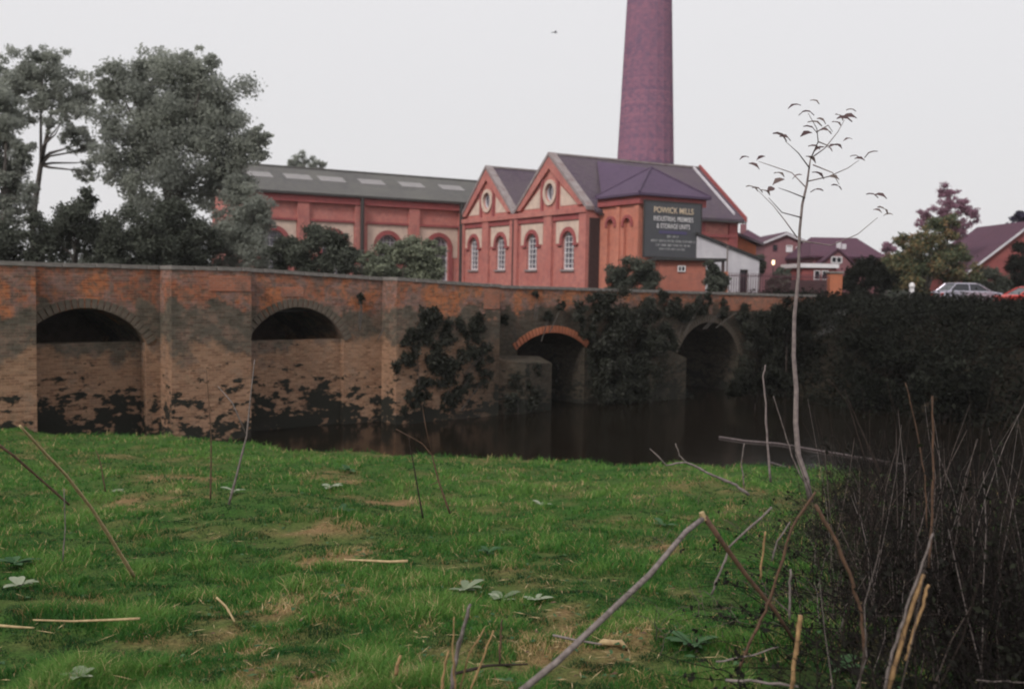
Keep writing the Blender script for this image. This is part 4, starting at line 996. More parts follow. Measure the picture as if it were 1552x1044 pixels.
# bent pale stalk, an upside-down V: two limbs of one thing
bk_ = empty('bent_stalk', tuple(P(1190, 960, 4.6)), 0, 'long pale dead stalk snapped into an upside-down V, nearest in the middle right', 'stalk', SG); b0_ = bk_.location.copy()
def limb(nm, pts, r0, r1, mat, parent, base):
    q = [P(*p) - base for p in pts]; o = MB().tube(q, [r0 + (r1 - r0) * i / (len(q) - 1) for i in range(len(q))], 8).build(nm, M[mat], parent, smooth=True); return o
limb('fallen_limb', [(1066, 785, 4.5), (1040, 805, 4.4), (985, 870, 4.15), (900, 950, 3.95), (845, 1002, 3.85), (788, 1048, 3.75)], .0115, .014, 'stalk_grey', bk_, b0_)
limb('upright_limb', [(1212, 985, 4.7), (1175, 925, 4.65), (1130, 870, 4.6), (1095, 822, 4.55), (1068, 783, 4.5)], .008, .013, 'stalk_brown', bk_, b0_)
MB().tube([P(1068, 788, 4.5) - b0_, P(1063, 776, 4.5) - b0_], .013, 7).build('broken_end', M['straw'], bk_)
stalk('leaning_cane', 'tan cane leaning left with a dark foot in the grass at the far left', [(203, 873, 7.6), (178, 832, 7.4), (140, 772, 7.1), (100, 720, 6.8), (60, 678, 6.5), (30, 645, 6.3)], .018, .010, 'straw', group=SG)
stalk('leaning_cane', 'shorter blurred brown cane at the left edge behind the tan cane', [(105, 765, 9.5), (60, 725, 9.3), (20, 690, 9.1), (-15, 665, 9)], .013, .016, 'stalk_brown', group=SG)
stalk('dead_stalk', 'thin dark upright stalk in the grass under the second arch', [(319, 756, 11.5), (320, 700, 11.5), (320, 660, 11.5), (313, 560, 11.5)], .014, .005, 'stalk_brown', group=SG)
stalk('dead_stalk', 'taller grey stalk curving up in front of the second pier', [(347, 764, 11), (360, 715, 11), (374, 660, 11), (380, 600, 11), (386, 545, 11)], .018, .007, 'stalk_grey', group=SG, side=[[(374, 660, 11), (352, 610, 11), (330, 585, 11)]])
stalk('dead_stalk', 'thin dark twig standing left of the red twig in mid grass', [(641, 785, 9.7), (634, 745, 9.7), (626, 700, 9.7), (619, 660, 9.7)], .011, .005, 'stalk_dark', group=SG)
stalk('dead_stalk', 'reddish forked twig leaning left in mid grass', [(682, 778, 9.9), (665, 730, 9.9), (655, 690, 9.9), (640, 672, 9.9), (600, 650, 9.9)], .013, .004, 'stalk_brown', group=SG, side=[[(655, 690, 9.9), (645, 645, 9.9), (640, 615, 9.9)], [(682, 778, 9.9), (690, 765, 9.9)], [(665, 730, 9.9), (650, 735, 9.9)]])
stalk('dead_stalk', 'faint thin stalk at far left between the cane and the edge', [(95, 850, 7), (99, 800, 7), (97, 740, 7)], .006, .004, 'stalk_grey', group=SG)
stalk('dead_stalk', 'slim stalk just right of the tan cane top', [(160, 745, 11), (152, 700, 11), (145, 680, 11)], .01, .005, 'stalk_brown', group=SG)
stalk('straw_stem', 'long yellow straw lying level in the middle of the grass', [(618, 850, 6.9), (590, 851, 6.92), (555, 849, 6.95), (522, 848, 7.0)], .014, .009, 'straw', 'straw', SG, knots=False)
stalk('straw_stem', 'long yellow straw lying in the grass at the lower left', [(212, 937, 5.35), (170, 939, 5.33), (110, 941, 5.31), (50, 939, 5.3)], .010, .006, 'straw', 'straw', SG, knots=False)
stalk('straw_stem', 'straw piece poking in from the left edge at the bottom', [(-8, 947, 5.2), (30, 950, 5.2), (52, 951, 5.22)], .011, .006, 'straw', 'straw', SG, knots=False)
stalk('straw_stem', 'short curved pale straw lying by the dry patch', [(328, 905, 5.75), (342, 918, 5.72), (356, 942, 5.65)], .009, .007, 'straw', 'straw', SG, knots=False)
stalk('fallen_stick', 'pale stick crossing behind the long pale limb at the bottom', [(838, 962, 5.05), (875, 970, 5.0), (912, 976, 4.95)], .009, .006, 'stalk_grey', 'stick', SG)
stalk('fallen_stick', 'dark twig lying under the standing straws at the bottom', [(690, 1020, 4.35), (740, 1008, 4.4), (800, 1006, 4.4)], .010, .005, 'stalk_dark', 'stick', SG)
# cluster at bottom centre
for i, (a, lb, mt, r0, r1) in enumerate([
    ([(684, 1050, 4.1), (690, 1000, 4.1), (702, 950, 4.1), (713, 915, 4.1)], 'thick pale stalk of the clump at the bottom centre', 'stalk_grey', .014, .008),
    ([(690, 1050, 4.05), (686, 990, 4.05), (688, 935, 4.05)], 'thin tan stalk against the thick pale one at the bottom centre', 'stalk_tan', .006, .003),
    ([(712, 1050, 4.1), (730, 1000, 4.1), (748, 955, 4.1)], 'tan stalk with a knobbly tip right of the bottom clump', 'stalk_tan', .006, .005),
    ([(696, 1050, 4.15), (712, 990, 4.15), (734, 952, 4.15)], 'second tan stalk leaning right in the bottom clump', 'stalk_tan', .005, .004),
    ([(668, 1050, 4.0), (672, 1020, 4.0), (680, 985, 4.0)], 'short ochre stub left of the bottom clump', 'stalk_tan', .009, .005),
    ([(600, 1022, 4.35), (603, 1005, 4.35), (607, 992, 4.35)], 'small ochre stump alone in the grass at the bottom', 'stalk_tan', .012, .008),
    ([(757, 1005, 4.5), (759, 965, 4.5), (761, 938, 4.5)], 'short reddish stub beside the broad pale leaves', 'stalk_brown', .007, .005),
    ([(1078, 900, 5.0), (1092, 865, 5.0), (1105, 830, 5.0), (1170, 768, 5.0)], 'pale stick leaning right behind the snapped stalk', 'stalk_grey', .007, .007),
    ([(1120, 1015, 4.4), (1135, 975, 4.4), (1160, 925, 4.4), (1172, 892, 4.4), (1200, 800, 4.4), (1236, 745, 4.4)], 'long stick leaning right through the snapped stalk, orange at its top', 'stalk_brown', .009, .007),
    ([(1200, 1050, 4.0), (1203, 1010, 4.0), (1208, 965, 4.0), (1213, 932, 4.0)], 'bright orange-tan stub at the bottom right of the snapped stalk', 'stalk_tan', .011, .012),
    ([(1197, 938, 4.4), (1197, 900, 4.4), (1198, 862, 4.4)], 'thin pale broken stub in front of the dark thicket', 'stalk_grey', .007, .006),
    ([(1152, 878, 4.8), (1156, 840, 4.8), (1160, 805, 4.8)], 'short yellowish stem just right of the snapped stalk apex', 'stalk_tan', .006, .006),
    ([(1170, 850, 4.9), (1178, 820, 4.9), (1198, 790, 4.9)], 'curved grey twig right of the yellowish stem', 'stalk_grey', .006, .004),
    ([(1310, 1000, 4.1), (1305, 930, 4.1), (1288, 870, 4.1), (1262, 810, 4.1), (1236, 765, 4.1)], 'long brown stem bending left out of the dark thicket', 'stalk_brown', .009, .010),
    ([(1340, 1050, 3.7), (1352, 990, 3.7), (1375, 920, 3.7), (1400, 850, 3.7), (1414, 808, 3.7)], 'long pale stalk leaning right in the bottom right thicket', 'stalk_grey', .008, .005),
    ([(1345, 1050, 3.72), (1358, 1000, 3.72), (1378, 930, 3.72), (1400, 870, 3.72)], 'thick orange stalk right behind the long pale one at bottom right', 'stalk_tan', .013, .009),
    ([(1372, 1000, 3.7), (1385, 960, 3.7), (1398, 915, 3.7), (1408, 886, 3.7)], 'broken orange stub right of the thick orange stalk', 'stalk_tan', .008, .007),
    ([(1408, 860, 5.2), (1412, 780, 5.2), (1415, 700, 5.2), (1413, 600, 5.2)], 'upright reddish stalk with a feathery top at the right', 'stalk_brown', .010, .006),
    ([(1405, 800, 5.3), (1402, 720, 5.3), (1388, 640, 5.3), (1372, 580, 5.3)], 'thin dark stem left of the upright reddish stalk', 'stalk_brown', .005, .003),
    ([(1168, 730, 8), (1163, 670, 8), (1160, 610, 8), (1157, 570, 8), (1160, 553, 8)], 'slim pale wand standing left of the sapling trunk', 'bark_pale', .012, .007),
    ([(1218, 730, 8.3), (1200, 690, 8.3), (1185, 640, 8.3), (1172, 600, 8.3)], 'thin wand crossing behind the foot of the sapling', 'stalk_grey', .008, .004),
    ([(1340, 730, 8), (1318, 680, 8), (1300, 640, 8), (1280, 590, 8)], 'faint wand leaning left over the water at the right', 'stalk_dark', .009, .005),
    ([(1312, 700, 8), (1300, 660, 8), (1285, 610, 8), (1255, 575, 8)], 'second faint wand leaning left over the water', 'stalk_dark', .008, .004),
    ([(1100, 1030, 4.1), (1150, 1032, 4.05), (1210, 1040, 4.0)], 'grey stick lying along the bottom edge', 'stalk_grey', .008, .007),
    ([(1085, 1002, 4.3), (1130, 995, 4.3), (1180, 980, 4.3)], 'thin twig lying at the foot of the snapped stalk', 'stalk_grey', .005, .004),
    ([(1480, 1030, 3.9), (1515, 1032, 3.9), (1555, 1034, 3.9)], 'pale twig lying in the bottom right corner', 'stalk_grey', .004, .004),
    ([(1135, 750, 8.2), (1115, 735, 8.2), (1080, 720, 8.2), (1040, 700, 8.2), (1010, 705, 8.2), (985, 680, 8.2)], 'grey branch arching left over the water edge', 'stalk_grey', .018, .006),
    ([(1040, 700, 8.2), (1030, 690, 8.2), (1024, 672, 8.2)], 'short twig rising from the arching grey branch', 'stalk_grey', .007, .006),
    ([(1128, 740, 9), (1124, 700, 9), (1128, 672, 9)], 'short bare stem left of the slim pale wand', 'stalk_grey', .008, .006),
]):
    stalk('dead_stalk', lb, a, r0, r1, mt, group=SG, wob=.004)
# floating branches on the river
def floater(label, pts, r0, r1):
    q = [];
    for (px, py) in pts:
        d = ray(px, py); t = -(EYE.z - .03) / d.z; q.append(EYE + d * t)
    b = q[0].copy(); o = MB().tube([v - b for v in q], [r0 + (r1 - r0) * i / (len(q) - 1) for i in range(len(q))], 6).build('floating_branch', M['drift_bark'], None, smooth=True); o.location = b
    tag(o, label, 'branch', 'branches lying in the river')
floater('long pale branch lying in the river behind the sapling', [(1090, 662), (1130, 668), (1180, 672), (1250, 684), (1300, 692), (1380, 705)], .035, .02)
floater('short pale branch in the river, nearer than the long one', [(1165, 700), (1200, 710), (1240, 717)], .03, .02)

# sapling
sapb = P(1229, 745, 7.6)
sap = empty('sapling', (sapb.x, sapb.y, sapb.z), 0, 'tall thin sapling with a pale stem and sparse leaves high against the sky', 'sapling')
sp = lambda px, py, Y=7.6: P(px, py, Y) - sapb
mb = MB(); tr_ = [(1229, 760), (1222, 725), (1210, 690), (1206, 640), (1207, 590), (1203, 540), (1204, 480), (1210, 420), (1212, 350), (1216, 310), (1223, 280), (1227, 250), (1229, 238)]
rr_ = [.030, .028, .027, .025, .023, .0205, .019, .016, .0135, .0125, .011, .008, .005]
mb.tube([sp(*p) for p in tr_], [r * .8 for r in rr_], 9); mb.build('trunk', M['bark_pale'], sap, smooth=True)
brs = [[(1208, 360), (1190, 335), (1172, 312), (1150, 290)], [(1215, 330), (1185, 322), (1165, 300)], [(1222, 285), (1200, 262), (1165, 250), (1150, 245)], [(1227, 255), (1210, 232), (1190, 214)], [(1229, 240), (1240, 215), (1238, 195), (1225, 172)],
       [(1224, 275), (1255, 268), (1285, 255), (1302, 243)], [(1229, 240), (1250, 225), (1270, 200), (1280, 182)], [(1212, 365), (1260, 372), (1300, 355), (1330, 330)], [(1220, 300), (1195, 290), (1180, 285)], [(1232, 250), (1262, 262), (1272, 280)], [(1238, 200), (1255, 190), (1262, 200)], [(1240, 215), (1258, 222), (1265, 220)]]
for j, bb in enumerate(brs):
    n3 = len(bb); yo = [7.6 + (random.Random(j).uniform(-.5, .5)) * i / (n3 - 1) for i in range(n3)]
    MB().tube([sp(a, b, y) for (a, b), y in zip(bb, yo)], [.0055 - .0035 * i / (n3 - 1) for i in range(n3)], 5).build('branch', M['bark_pale'], sap, smooth=True)
lv = [(1225, 172), (1235, 155), (1204, 162), (1219, 172), (1235, 188), (1245, 184), (1228, 196), (1252, 200), (1280, 182), (1272, 178), (1268, 188), (1290, 168), (1190, 210), (1182, 208), (1262, 222), (1256, 226), (1240, 228), (1270, 222), (1285, 212), (1296, 238), (1303, 242), (1320, 234), (1229, 242), (1153, 240), (1143, 252), (1128, 240), (1181, 265), (1180, 276), (1208, 268), (1240, 266), (1264, 270), (1140, 286), (1148, 288), (1160, 292), (1168, 288), (1238, 290), (1268, 284), (1322, 297), (1335, 298), (1338, 319), (1346, 326), (1330, 320), (1288, 178), (1222, 204), (1234, 224)]
for j, (a, b) in enumerate(lv):
    g = random.Random(j + 100); c = sp(a, b, 7.6 + g.uniform(-.35, .35)); L = g.uniform(.065, .125); Wd = L * g.uniform(.45, .7)
    ang = g.uniform(-.7, .7); ax = Vector((math.cos(ang) * g.choice((-1, 1)), g.uniform(-.5, .5), -abs(math.sin(ang)) * .6)).normalized(); nr = Vector((g.uniform(-.5, .5), g.uniform(-1.0, .2), 1)).normalized(); sd_ = ax.cross(nr).normalized(); nr = sd_.cross(ax)
    V = []
    for t, w_, dz in ((-.5, .02, 0), (-.25, .8, .1), (.1, 1, .12), (.5, .02, -.12)):
        for s_ in (-1, 0, 1): V.append(c + ax * t * L + sd_ * s_ * w_ * Wd * .5 + nr * (dz * L + (0 if s_ == 0 else .12 * Wd)))
    F = [];
    for i in range(3):
        for s_ in (0, 1): F.append((i * 3 + s_, i * 3 + s_ + 1, i * 3 + s_ + 4, i * 3 + s_ + 3))
    o = np_mesh('leaf', np.array([tuple(v) for v in V]), np.array(F), M['leaf_sap'], {'rnd': ('FACE', np.full(6, g.random()))}, sap)

# broad-leaved weeds
def weed(label, px, py, n, L, mat, seed):
    p = G(px, py); root = empty('broadleaf_weed', (p.x, p.y, gz1(p.x, p.y)), 0, label, 'weed', 'broad-leaved weeds in the grass'); g = random.Random(seed)
    for k_ in range(n):
        a = k_ * 2.4 + g.uniform(-.3, .3); l = L * g.uniform(.5, 1.3); wd = l * g.uniform(.38, .55); lift = g.uniform(.1, .6)
        V = []; ax = Vector((math.cos(a), math.sin(a), 0)); sd_ = Vector((-math.sin(a), math.cos(a), 0))
        for t, w_ in ((0, .12), (.3, .8), (.6, 1.0), (.85, .6), (1, .05)):
            z = .03 + l * (lift * t - .55 * lift * t * t) * 1.3
            for s_ in (-1, 0, 1): V.append(tuple(ax * (l * t) + sd_ * s_ * w_ * wd * .5 + Vector((0, 0, z + (0 if s_ == 0 else .1 * wd * w_)))))
        F = []
        for i in range(4):
            for s_ in (0, 1): F.append((i * 3 + s_, i * 3 + s_ + 1, i * 3 + s_ + 4, i * 3 + s_ + 3))
        np_mesh('leaf', np.array(V), np.array(F), M[mat], {'rnd': ('FACE', np.full(8, g.random()))}, root)
for i, w_ in enumerate([('pale broad-leaved weed left of the pair in the lower middle grass', 705, 900, 9, .13, 'leaf_weed'), ('pale broad-leaved weed beside the foot of the long pale limb', 760, 915, 9, .14, 'leaf_weed'), ('single flat pale leaf rosette right of the pair', 812, 915, 5, .13, 'leaf_weed'),
    ('small pale weed in the upper right of the grass', 820, 768, 6, .13, 'leaf_weed'), ('dark-shadowed weed near the far edge of the grass', 528, 718, 7, .2, 'leaf_weed_dark'), ('pale low weed below the dark-shadowed one', 500, 742, 6, .17, 'leaf_weed'),
    ('small weed beside the dry patch at the left', 178, 748, 7, .12, 'leaf_weed'), ('weed by the left edge in front of the leaning cane', 20, 860, 9, .16, 'leaf_weed_dark'), ('pale weed at the lower left edge', 30, 895, 8, .14, 'leaf_weed'),
    ('dark leafy weed in mid grass right of the straw', 740, 842, 9, .15, 'leaf_weed_dark'), ('weed tuft under the second pier', 355, 750, 6, .15, 'leaf_weed'), ('leafy weed low at the bottom near the snapped stalk', 1050, 985, 12, .14, 'leaf_weed_dark'),
    ('greyish weed behind the snapped stalk apex', 1005, 800, 7, .14, 'leaf_weed_dark'), ('small pale weed at the bottom left', 120, 1035, 7, .12, 'leaf_weed'), ('leafy weed at the bottom edge under the orange stubs', 1270, 1020, 10, .12, 'leaf_weed_dark'), ('weed in the dip left of centre', 520, 778, 7, .14, 'leaf_weed_dark')]):
    weed(w_[0], w_[1], w_[2], w_[3], w_[4], w_[5], 200 + i)
# chunk of pale debris
for (lb, px, py, s_) in (('pale lump of dead wood on the dry patch by the long pale limb', 925, 982, .07),):
    p = G(px, py); g = random.Random(3); mb = MB()
    mb.tube([(-.09, 0, .012), (-.04, .02, .03), (.03, -.005, .035), (.06, .01, .03), (.10, -.02, .012)], [.008, .022, .018, .024, .006], 7); o = mb.build('driftwood', M['straw'], None, smooth=True); o.location = (p.x, p.y, gz1(p.x, p.y)); tag(o, lb, 'wood')

# ------------------------------------------------------------------ grass
def blades(X, Y, h, w, lean, seed, extra_dry=0.0):
    g = np.random.default_rng(seed); n = len(X); Z = gz(X, Y) - .01
    a = g.uniform(0, 2 * np.pi, n); dx, dy = np.cos(a), np.sin(a); bx, by = -dy, dx
    la = g.uniform(0, 2 * np.pi, n); lx, ly = np.cos(la) * lean, np.sin(la) * lean
    V = np.zeros((n, 5, 3))
    for j, (t, ww) in enumerate(((0, 1), (0, -1), (.55, .75), (.55, -.75), (1, 0))):
        V[:, j, 0] = X + lx * h * t * t + bx * w * .5 * ww; V[:, j, 1] = Y + ly * h * t * t + by * w * .5 * ww; V[:, j, 2] = Z + h * t * (1 - .25 * lean * t)
    b = np.arange(n)[:, None] * 5
    F = np.concatenate([b + np.array([0, 1, 3]), b + np.array([0, 3, 2]), b + np.array([2, 3, 4])], 1).reshape(-1, 3)
    return V.reshape(-1, 3), F
g = np.random.default_rng(77); N = 520000
px = g.uniform(-160, 1712, N); py = g.uniform(640, 1180, N)
dc = np.stack([(px - PW / 2) / PF, -(py - PH / 2) / PF, -np.ones(N)], 1); Mx = np.array(CM3); D = dc @ Mx.T
t = -1.6 / np.minimum(D[:, 2] + .1 * D[:, 1], -.012); X = D[:, 0] * t; Y = D[:, 1] * t
X2 = g.uniform(-24, 12, 60000); Y2 = g.uniform(.8, 30, 60000); X = np.concatenate([X, X2]); Y = np.concatenate([Y, Y2])
X += g.normal(size=len(X)) * .05; Y += g.normal(size=len(X)) * .05
k1 = (Y < edgeY(X) + .4) & (Y < 33) & (Y > .6); X, Y = X[k1], Y[k1]
dr = dryness(X, Y); br_ = brambly(X, Y); clump = fbm(X * 2.6, Y * 2.6, 4, 60); big = fbm(X * .6, Y * .6, 3, 61)
keep = (g.random(len(X)) > .72 * sstep(.35, .9, dr)) & (g.random(len(X)) > .93 * br_); X, Y, dr, br_, clump, big = [a[keep] for a in (X, Y, dr, br_, clump, big)]
h = (.018 + .075 * sstep(.36, .72, clump) + .02 * big + .10 * sstep(1.0, 0, edgeY(X) - Y) * g.random(len(X)) ** 2) * g.uniform(.55, 1.3, len(X)) * (1 - .4 * sstep(.3, .9, dr)); w = np.maximum(.004, Y * .00085) * g.uniform(.7, 1.3, len(X))
V, F = blades(X, Y, h, w, g.uniform(.2, 1.1, len(X)), 5)
rv = np.clip(.05 + 2.1 * (clump - .5) + .45 + .9 * (big - .5) + .35 * (g.random(len(X)) - .5), 0, 1)
isdry = (g.random(len(X)) < .05 + .10 * (fbm(X * 9, Y * 9, 2, 91) > .6) + .75 * sstep(.3, .85, dr) + .12 * br_)
m, nt, b = newmat('grass_blade'); k = NT(nt)
a1 = k.n('ShaderNodeAttribute'); a1.attribute_name = 'rnd'; a2 = k.n('ShaderNodeAttribute'); a2.attribute_name = 'dryb'
cg = k.ramp(a1.outputs['Fac'], [(0.05, (.010, .040, .010)), (.4, (.024, .092, .017)), (.7, (.050, .155, .024)), (1, (.115, .225, .045))])
cd = k.ramp(a1.outputs['Fac'], [(0.1, (.16, .10, .045)), (.6, (.36, .25, .11)), (1, (.5, .38, .2))])
cgm = k.mix(a2.outputs['Fac'], cg, cd); nt.links.new(cgm, b.inputs['Base Color']); b.inputs['Roughness'].default_value = .6; b.inputs['Specular IOR Level'].default_value = .2
tr2 = k.n('ShaderNodeBsdfTranslucent'); nt.links.new(cgm, tr2.inputs['Color']); mx = k.n('ShaderNodeMixShader'); mx.inputs[0].default_value = .3
nt.links.new(b.outputs[0], mx.inputs[1]); nt.links.new(tr2.outputs[0], mx.inputs[2]); nt.links.new(mx.outputs[0], nt.nodes['Material Output'].inputs['Surface'])
tag(np_mesh('grass', V, F, m, {'rnd': ('FACE', np.repeat(rv, 3)), 'dryb': ('FACE', np.repeat(isdry.astype(float), 3))}), 'short green grass with dry straw patches covering the near bank', 'grass', kind='stuff')

for i, (lb, Y, env, bx, n_) in enumerate([
    ('dark scrubby bush standing up from the far bank right of the bridge end', 48, [(1195, 470, 20), (1180, 490, 20), (1215, 485, 22)], 1195, 3500),
    ('dark bush low by the water under the far bank, left of the sapling wand', 42, [(1150, 575, 22), (1120, 590, 16), (1180, 580, 20)], 1150, 3200),
    ('dark bush overhanging the river below the silver car', 39, [(1440, 570, 34), (1400, 590, 26), (1480, 590, 30), (1440, 610, 28)], 1440, 5000),
    ('dark rounded bush on the far bank straight below the autumn tree', 43, [(1330, 500, 30), (1300, 520, 24), (1360, 525, 26), (1330, 550, 34), (1325, 590, 30)], 1330, 4200)]):
    tree('bramble_bush', lb, 'bramble', Y, env, n_, .16, M['leaf_bramble'], bx, per=10, rs=(.25, .45), seed=90 + i, tr=.05, shell=.3, jit=.8)

# near thicket at the right: uncountable thorny twigs, with small dark leaves
def twigs(n, seed, region, rad=(.002, .006), L=(.5, 1.7), sides=3, seg=6):
    g = np.random.default_rng(seed); X, Y = region(g, n); n = len(X); Z = gz(X, Y)
    bb_ = brambly(X, Y); a = g.uniform(0, 2 * np.pi, n); l = g.uniform(*L, n) * (.3 + .7 * bb_ ** 1.3) * (.35 + 1.3 * sstep(.3, .7, fbm(X * .9, Y * .6, 3, 88))); inc = g.uniform(.25, 1.45, n)
    el = l * np.sin(inc); hl = l * np.cos(inc) + .1; droop = g.uniform(.0, .8, n) * l * .6
    T = np.linspace(0, 1, seg); C = np.zeros((n, seg, 3))
    wob = g.normal(size=(n, seg, 3)) * .022 * l[:, None, None]; wob[:, 0] = 0
    C[:, :, 0] = X[:, None] + np.cos(a)[:, None] * hl[:, None] * T; C[:, :, 1] = Y[:, None] + np.sin(a)[:, None] * hl[:, None] * T
    C[:, :, 2] = Z[:, None] - .03 + el[:, None] * T - droop[:, None] * T ** 2.2; C += wob
    r = g.uniform(*rad, n)[:, None] * (1 - .75 * T); r = np.maximum(r, .0012)
    u = np.stack([-np.sin(a), np.cos(a), np.zeros(n)], 1); v = np.array([0, 0, 1.0])
    V = np.zeros((n, seg, sides, 3))
    for k_ in range(sides):
        th = 2 * np.pi * k_ / sides; V[:, :, k_] = C + (u[:, None, :] * math.cos(th) + v * math.sin(th)) * r[:, :, None]
    idx = np.arange(n * seg * sides).reshape(n, seg, sides)
    F = np.stack([idx[:, :-1], np.roll(idx[:, :-1], -1, 2), np.roll(idx[:, 1:], -1, 2), idx[:, 1:]], -1).reshape(-1, 4)
    return V.reshape(-1, 3), F, C
def reg_right(g, n):
    Y = 2.2 + 16.5 * g.random(n) ** 1.6; X = (.27 * Y - .1) + (.25 * Y + 2.2) * g.random(n) ** .8; 
    kp = g.random(n) < brambly(X, Y) ** 1.2 + .03; return X[kp], Y[kp]
V, F, C = twigs(10500, 41, reg_right, (.0018, .0055), (.35, 1.3))
tw = np_mesh('thorny_twigs', V, F, M['twig']); tag(tw, 'dense dark tangle of thorny twigs filling the lower right corner', 'brambles', kind='stuff')
pts = C[:, 2:, :].reshape(-1, 3); g = np.random.default_rng(43); sel = pts[g.choice(len(pts), 24000)]
lob = np.concatenate([sel, np.full((len(sel), 3), .06)], 1); V, F, rnd = leaves(lob, 42000, .034, 44, shell=.2, up=.1)
tag(np_mesh('bramble_leaves', V, F, M['leaf_bramble_near'], {'rnd': ('FACE', rnd)}), 'small dark leaves caught in the twigs at the lower right', 'brambles', kind='stuff')

# thin upright dead stems standing out of the thicket, too many to count
def stems(n, seed, mat, rad, lab):
    g = np.random.default_rng(seed); Y = 3.0 + 11.0 * g.random(n); X = .30 * Y + .1 + (.22 * Y + .8) * g.random(n)
    X = X[: n]; Z = gz(X, Y); L = g.uniform(.3, 1.2, n) * (.3 + 1.2 * sstep(.3, .7, fbm(X * 1.1, Y * .7, 3, 89))); a = g.uniform(0, 2 * np.pi, n); ln = g.uniform(.02, .45, n) * L
    T = np.linspace(0, 1, 5); C = np.zeros((n, 5, 3))
    C[:, :, 0] = X[:, None] + np.cos(a)[:, None] * ln[:, None] * T ** 1.5; C[:, :, 1] = Y[:, None] + np.sin(a)[:, None] * ln[:, None] * T ** 1.5
    C[:, :, 2] = Z[:, None] - .03 + L[:, None] * T; C[:, 1:] += g.normal(size=(n, 4, 3)) * .012
    r = g.uniform(*rad, n)[:, None] * (1 - .6 * T); V = np.zeros((n, 5, 4, 3))
    for k_ in range(4):
        th = math.pi / 2 * k_; V[:, :, k_] = C + np.array([math.cos(th), math.sin(th), 0]) * r[:, :, None]
    idx = np.arange(n * 20).reshape(n, 5, 4)
    F = np.stack([idx[:, :-1], np.roll(idx[:, :-1], -1, 2), np.roll(idx[:, 1:], -1, 2), idx[:, 1:]], -1).reshape(-1, 4)
    tag(np_mesh('dead_stems', V.reshape(-1, 3), F, M[mat]), lab, 'stems', kind='stuff')
stems(300, 5, 'stalk_dark', (.0025, .005), 'thin dark dead stems standing in the thicket at the right')
stems(80, 6, 'stalk_dull', (.003, .007), 'dull brown dead stems scattered through the dark thicket')
stems(75, 8, 'stalk_grey', (.0025, .005), 'pale wiry stems scattered through the dark thicket')

# thin volume added to imitate a milky veil over the distance
hz, nt, b = newmat('mist'); nt.nodes.remove(b); pv = nt.nodes.new('ShaderNodeVolumePrincipled')
pv.inputs['Density'].default_value = .00028; pv.inputs['Color'].default_value = (.95, .95, .96, 1); pv.inputs['Anisotropy'].default_value = .2
nt.links.new(pv.outputs[0], nt.nodes['Material Output'].inputs['Volume'])
hb = MB().box(-240, 240, -60, 240, -4, 45).build('haze', hz); tag(hb, kind='stuff')

bp = P(841, 50, 70)
bird = empty('flying_bird', tuple(bp), R(25), 'tiny faint bird gliding high in the pale sky left of the chimney', 'bird')
MB().tube([(-.16, 0, 0), (-.1, 0, .01), (0, 0, .015), (.1, 0, .01), (.17, 0, .02), (.2, 0, .015)], [.008, .03, .042, .036, .022, .006], 8).build('body', M['winglass'], bird, smooth=True)
for q in (-1, 1):
    mb = MB(); mb.add([(.07, q * .03, .02), (-.06, q * .03, .02), (.04, q * .2, .09), (-.07, q * .2, .08), (-.06, q * .38, .05), (-.10, q * .36, .045), (.07, q * .03, .035), (-.06, q * .03, .03), (.04, q * .2, .1), (-.07, q * .2, .09), (-.06, q * .38, .055), (-.10, q * .36, .05)],
        [(0, 1, 3, 2), (2, 3, 5, 4), (6, 8, 9, 7), (8, 10, 11, 9), (0, 2, 8, 6), (2, 4, 10, 8), (1, 7, 9, 3), (3, 9, 11, 5), (4, 5, 11, 10), (0, 6, 7, 1)]); mb.build('wing', M['winglass'], bird)
mb = MB(); mb.add([(-.14, -.015, .0), (-.14, .015, .0), (-.26, .05, 0), (-.26, -.05, 0), (-.14, 0, .012), (-.26, 0, .008)], [(0, 1, 2, 3), (0, 4, 1), (1, 4, 5, 2), (0, 3, 5, 4), (2, 5, 3)]); mb.build('tail', M['winglass'], bird)

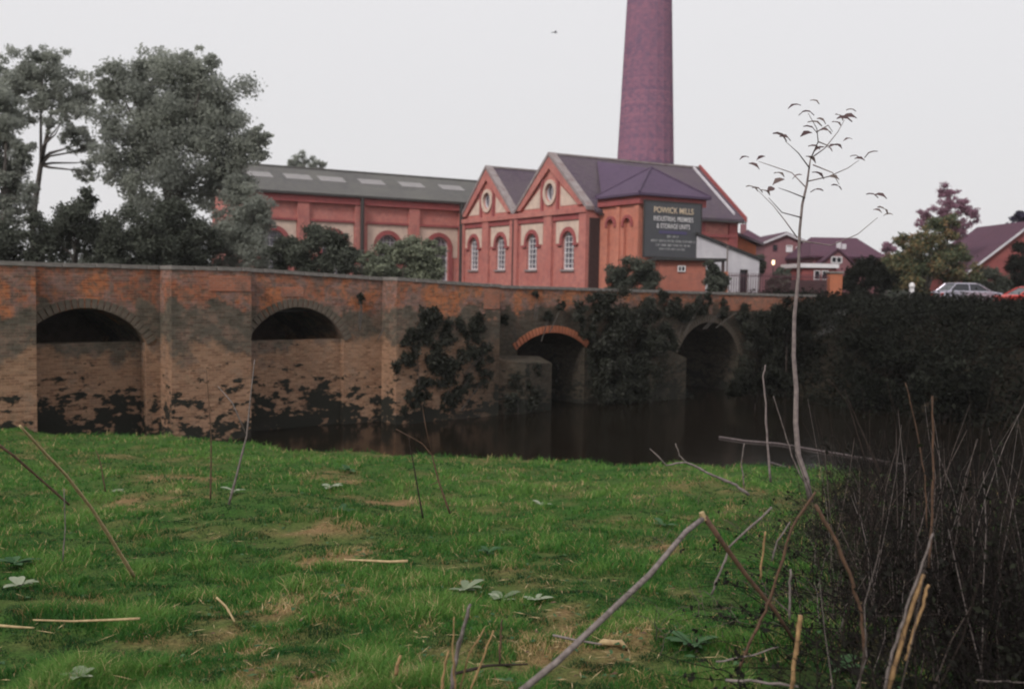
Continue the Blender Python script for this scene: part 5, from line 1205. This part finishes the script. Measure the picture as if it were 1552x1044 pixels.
def reg_mid(g, n):
    Y = 5.5 + 12 * g.random(n); X = (.14 + .28 * g.random(n)) * Y
    kp = (g.random(n) < .3 + .7 * sstep(.4, .6, fbm(X, Y, 3, 70))) & (Y < edgeY(X)); return X[kp], Y[kp]
V, F, C = twigs(750, 51, reg_mid, (.002, .0045), (.3, 1.0), sides=4)
tag(np_mesh('fallen_twigs', V, F, M['stalk_dull']), 'scattered dull twigs and dead stems in the rough grass round the sapling', 'twigs', kind='stuff')
def reg_grass(g, n):
    Y = 3.5 + 16 * g.random(n) ** 1.3; X = g.uniform(-.6, .35, n) * Y; return X, Y
g_ = np.random.default_rng(9)
def litter(n, seed, mat, L, w, lab, nm):
    g = np.random.default_rng(seed); Y = 3.4 + 16 * g.random(n) ** 1.5; X = g.uniform(-.6, .5, n) * Y
    kp = (g.random(n) < .12 + 1.1 * dryness(X, Y)) & (Y < edgeY(X) - .2); X, Y = X[kp], Y[kp]; n = len(X)
    Z = gz(X, Y) + g.uniform(.005, .045, n); a = g.uniform(0, 6.28, n); l = g.uniform(*L, n) / 2; ww = g.uniform(*w, n) / 2
    dx, dy = np.cos(a), np.sin(a); t = g.uniform(-.25, .25, n)
    V = np.stack([np.stack([X + dx * l * q1 - dy * ww * q2, Y + dy * l * q1 + dx * ww * q2, Z + t * l * q1 + ww * .6 * (q2 > 0)], 1) for q1, q2 in ((-1, -.4), (0, -1), (1, 0), (0, 1))], 1).reshape(-1, 3)
    tag(np_mesh(nm, V, np.arange(n * 4).reshape(-1, 4), M[mat], {'rnd': ('FACE', g.random(n))}), lab, 'litter', kind='stuff')
litter(9000, 81, 'straw', (.04, .16), (.003, .007), 'broken bits of yellow straw strewn through the short grass', 'straw_litter')
litter(2600, 82, 'stalk_brown', (.02, .05), (.010, .020), 'curled brown dead leaves lying in the grass', 'dead_leaves')
litter(4200, 83, 'leaf_weed_dark', (.025, .07), (.015, .035), 'small pale weed leaves mixed in with the grass', 'weed_leaves')
# far wood closing the horizon
g = np.random.default_rng(15); n = 1400
a = g.uniform(-1.9, 1.9, n); rr = g.uniform(165, 205, n); X = np.sin(a) * rr; Y = np.cos(a) * rr; rz_ = g.uniform(2.0, 3.6, n)
lob = np.stack([X, Y, 3.2 + g.uniform(.5, 4.5, n), rz_ * 1.5, rz_ * 1.5, rz_ * .8], 1)
V, F, rnd = leaves(lob, 60000, 1.1, 16, shell=.5)
tag(np_mesh('far_wood', V, F, M['leaf_dark'], {'rnd': ('FACE', rnd)}), 'low belt of far trees along the horizon behind the houses', 'wood', kind='stuff')
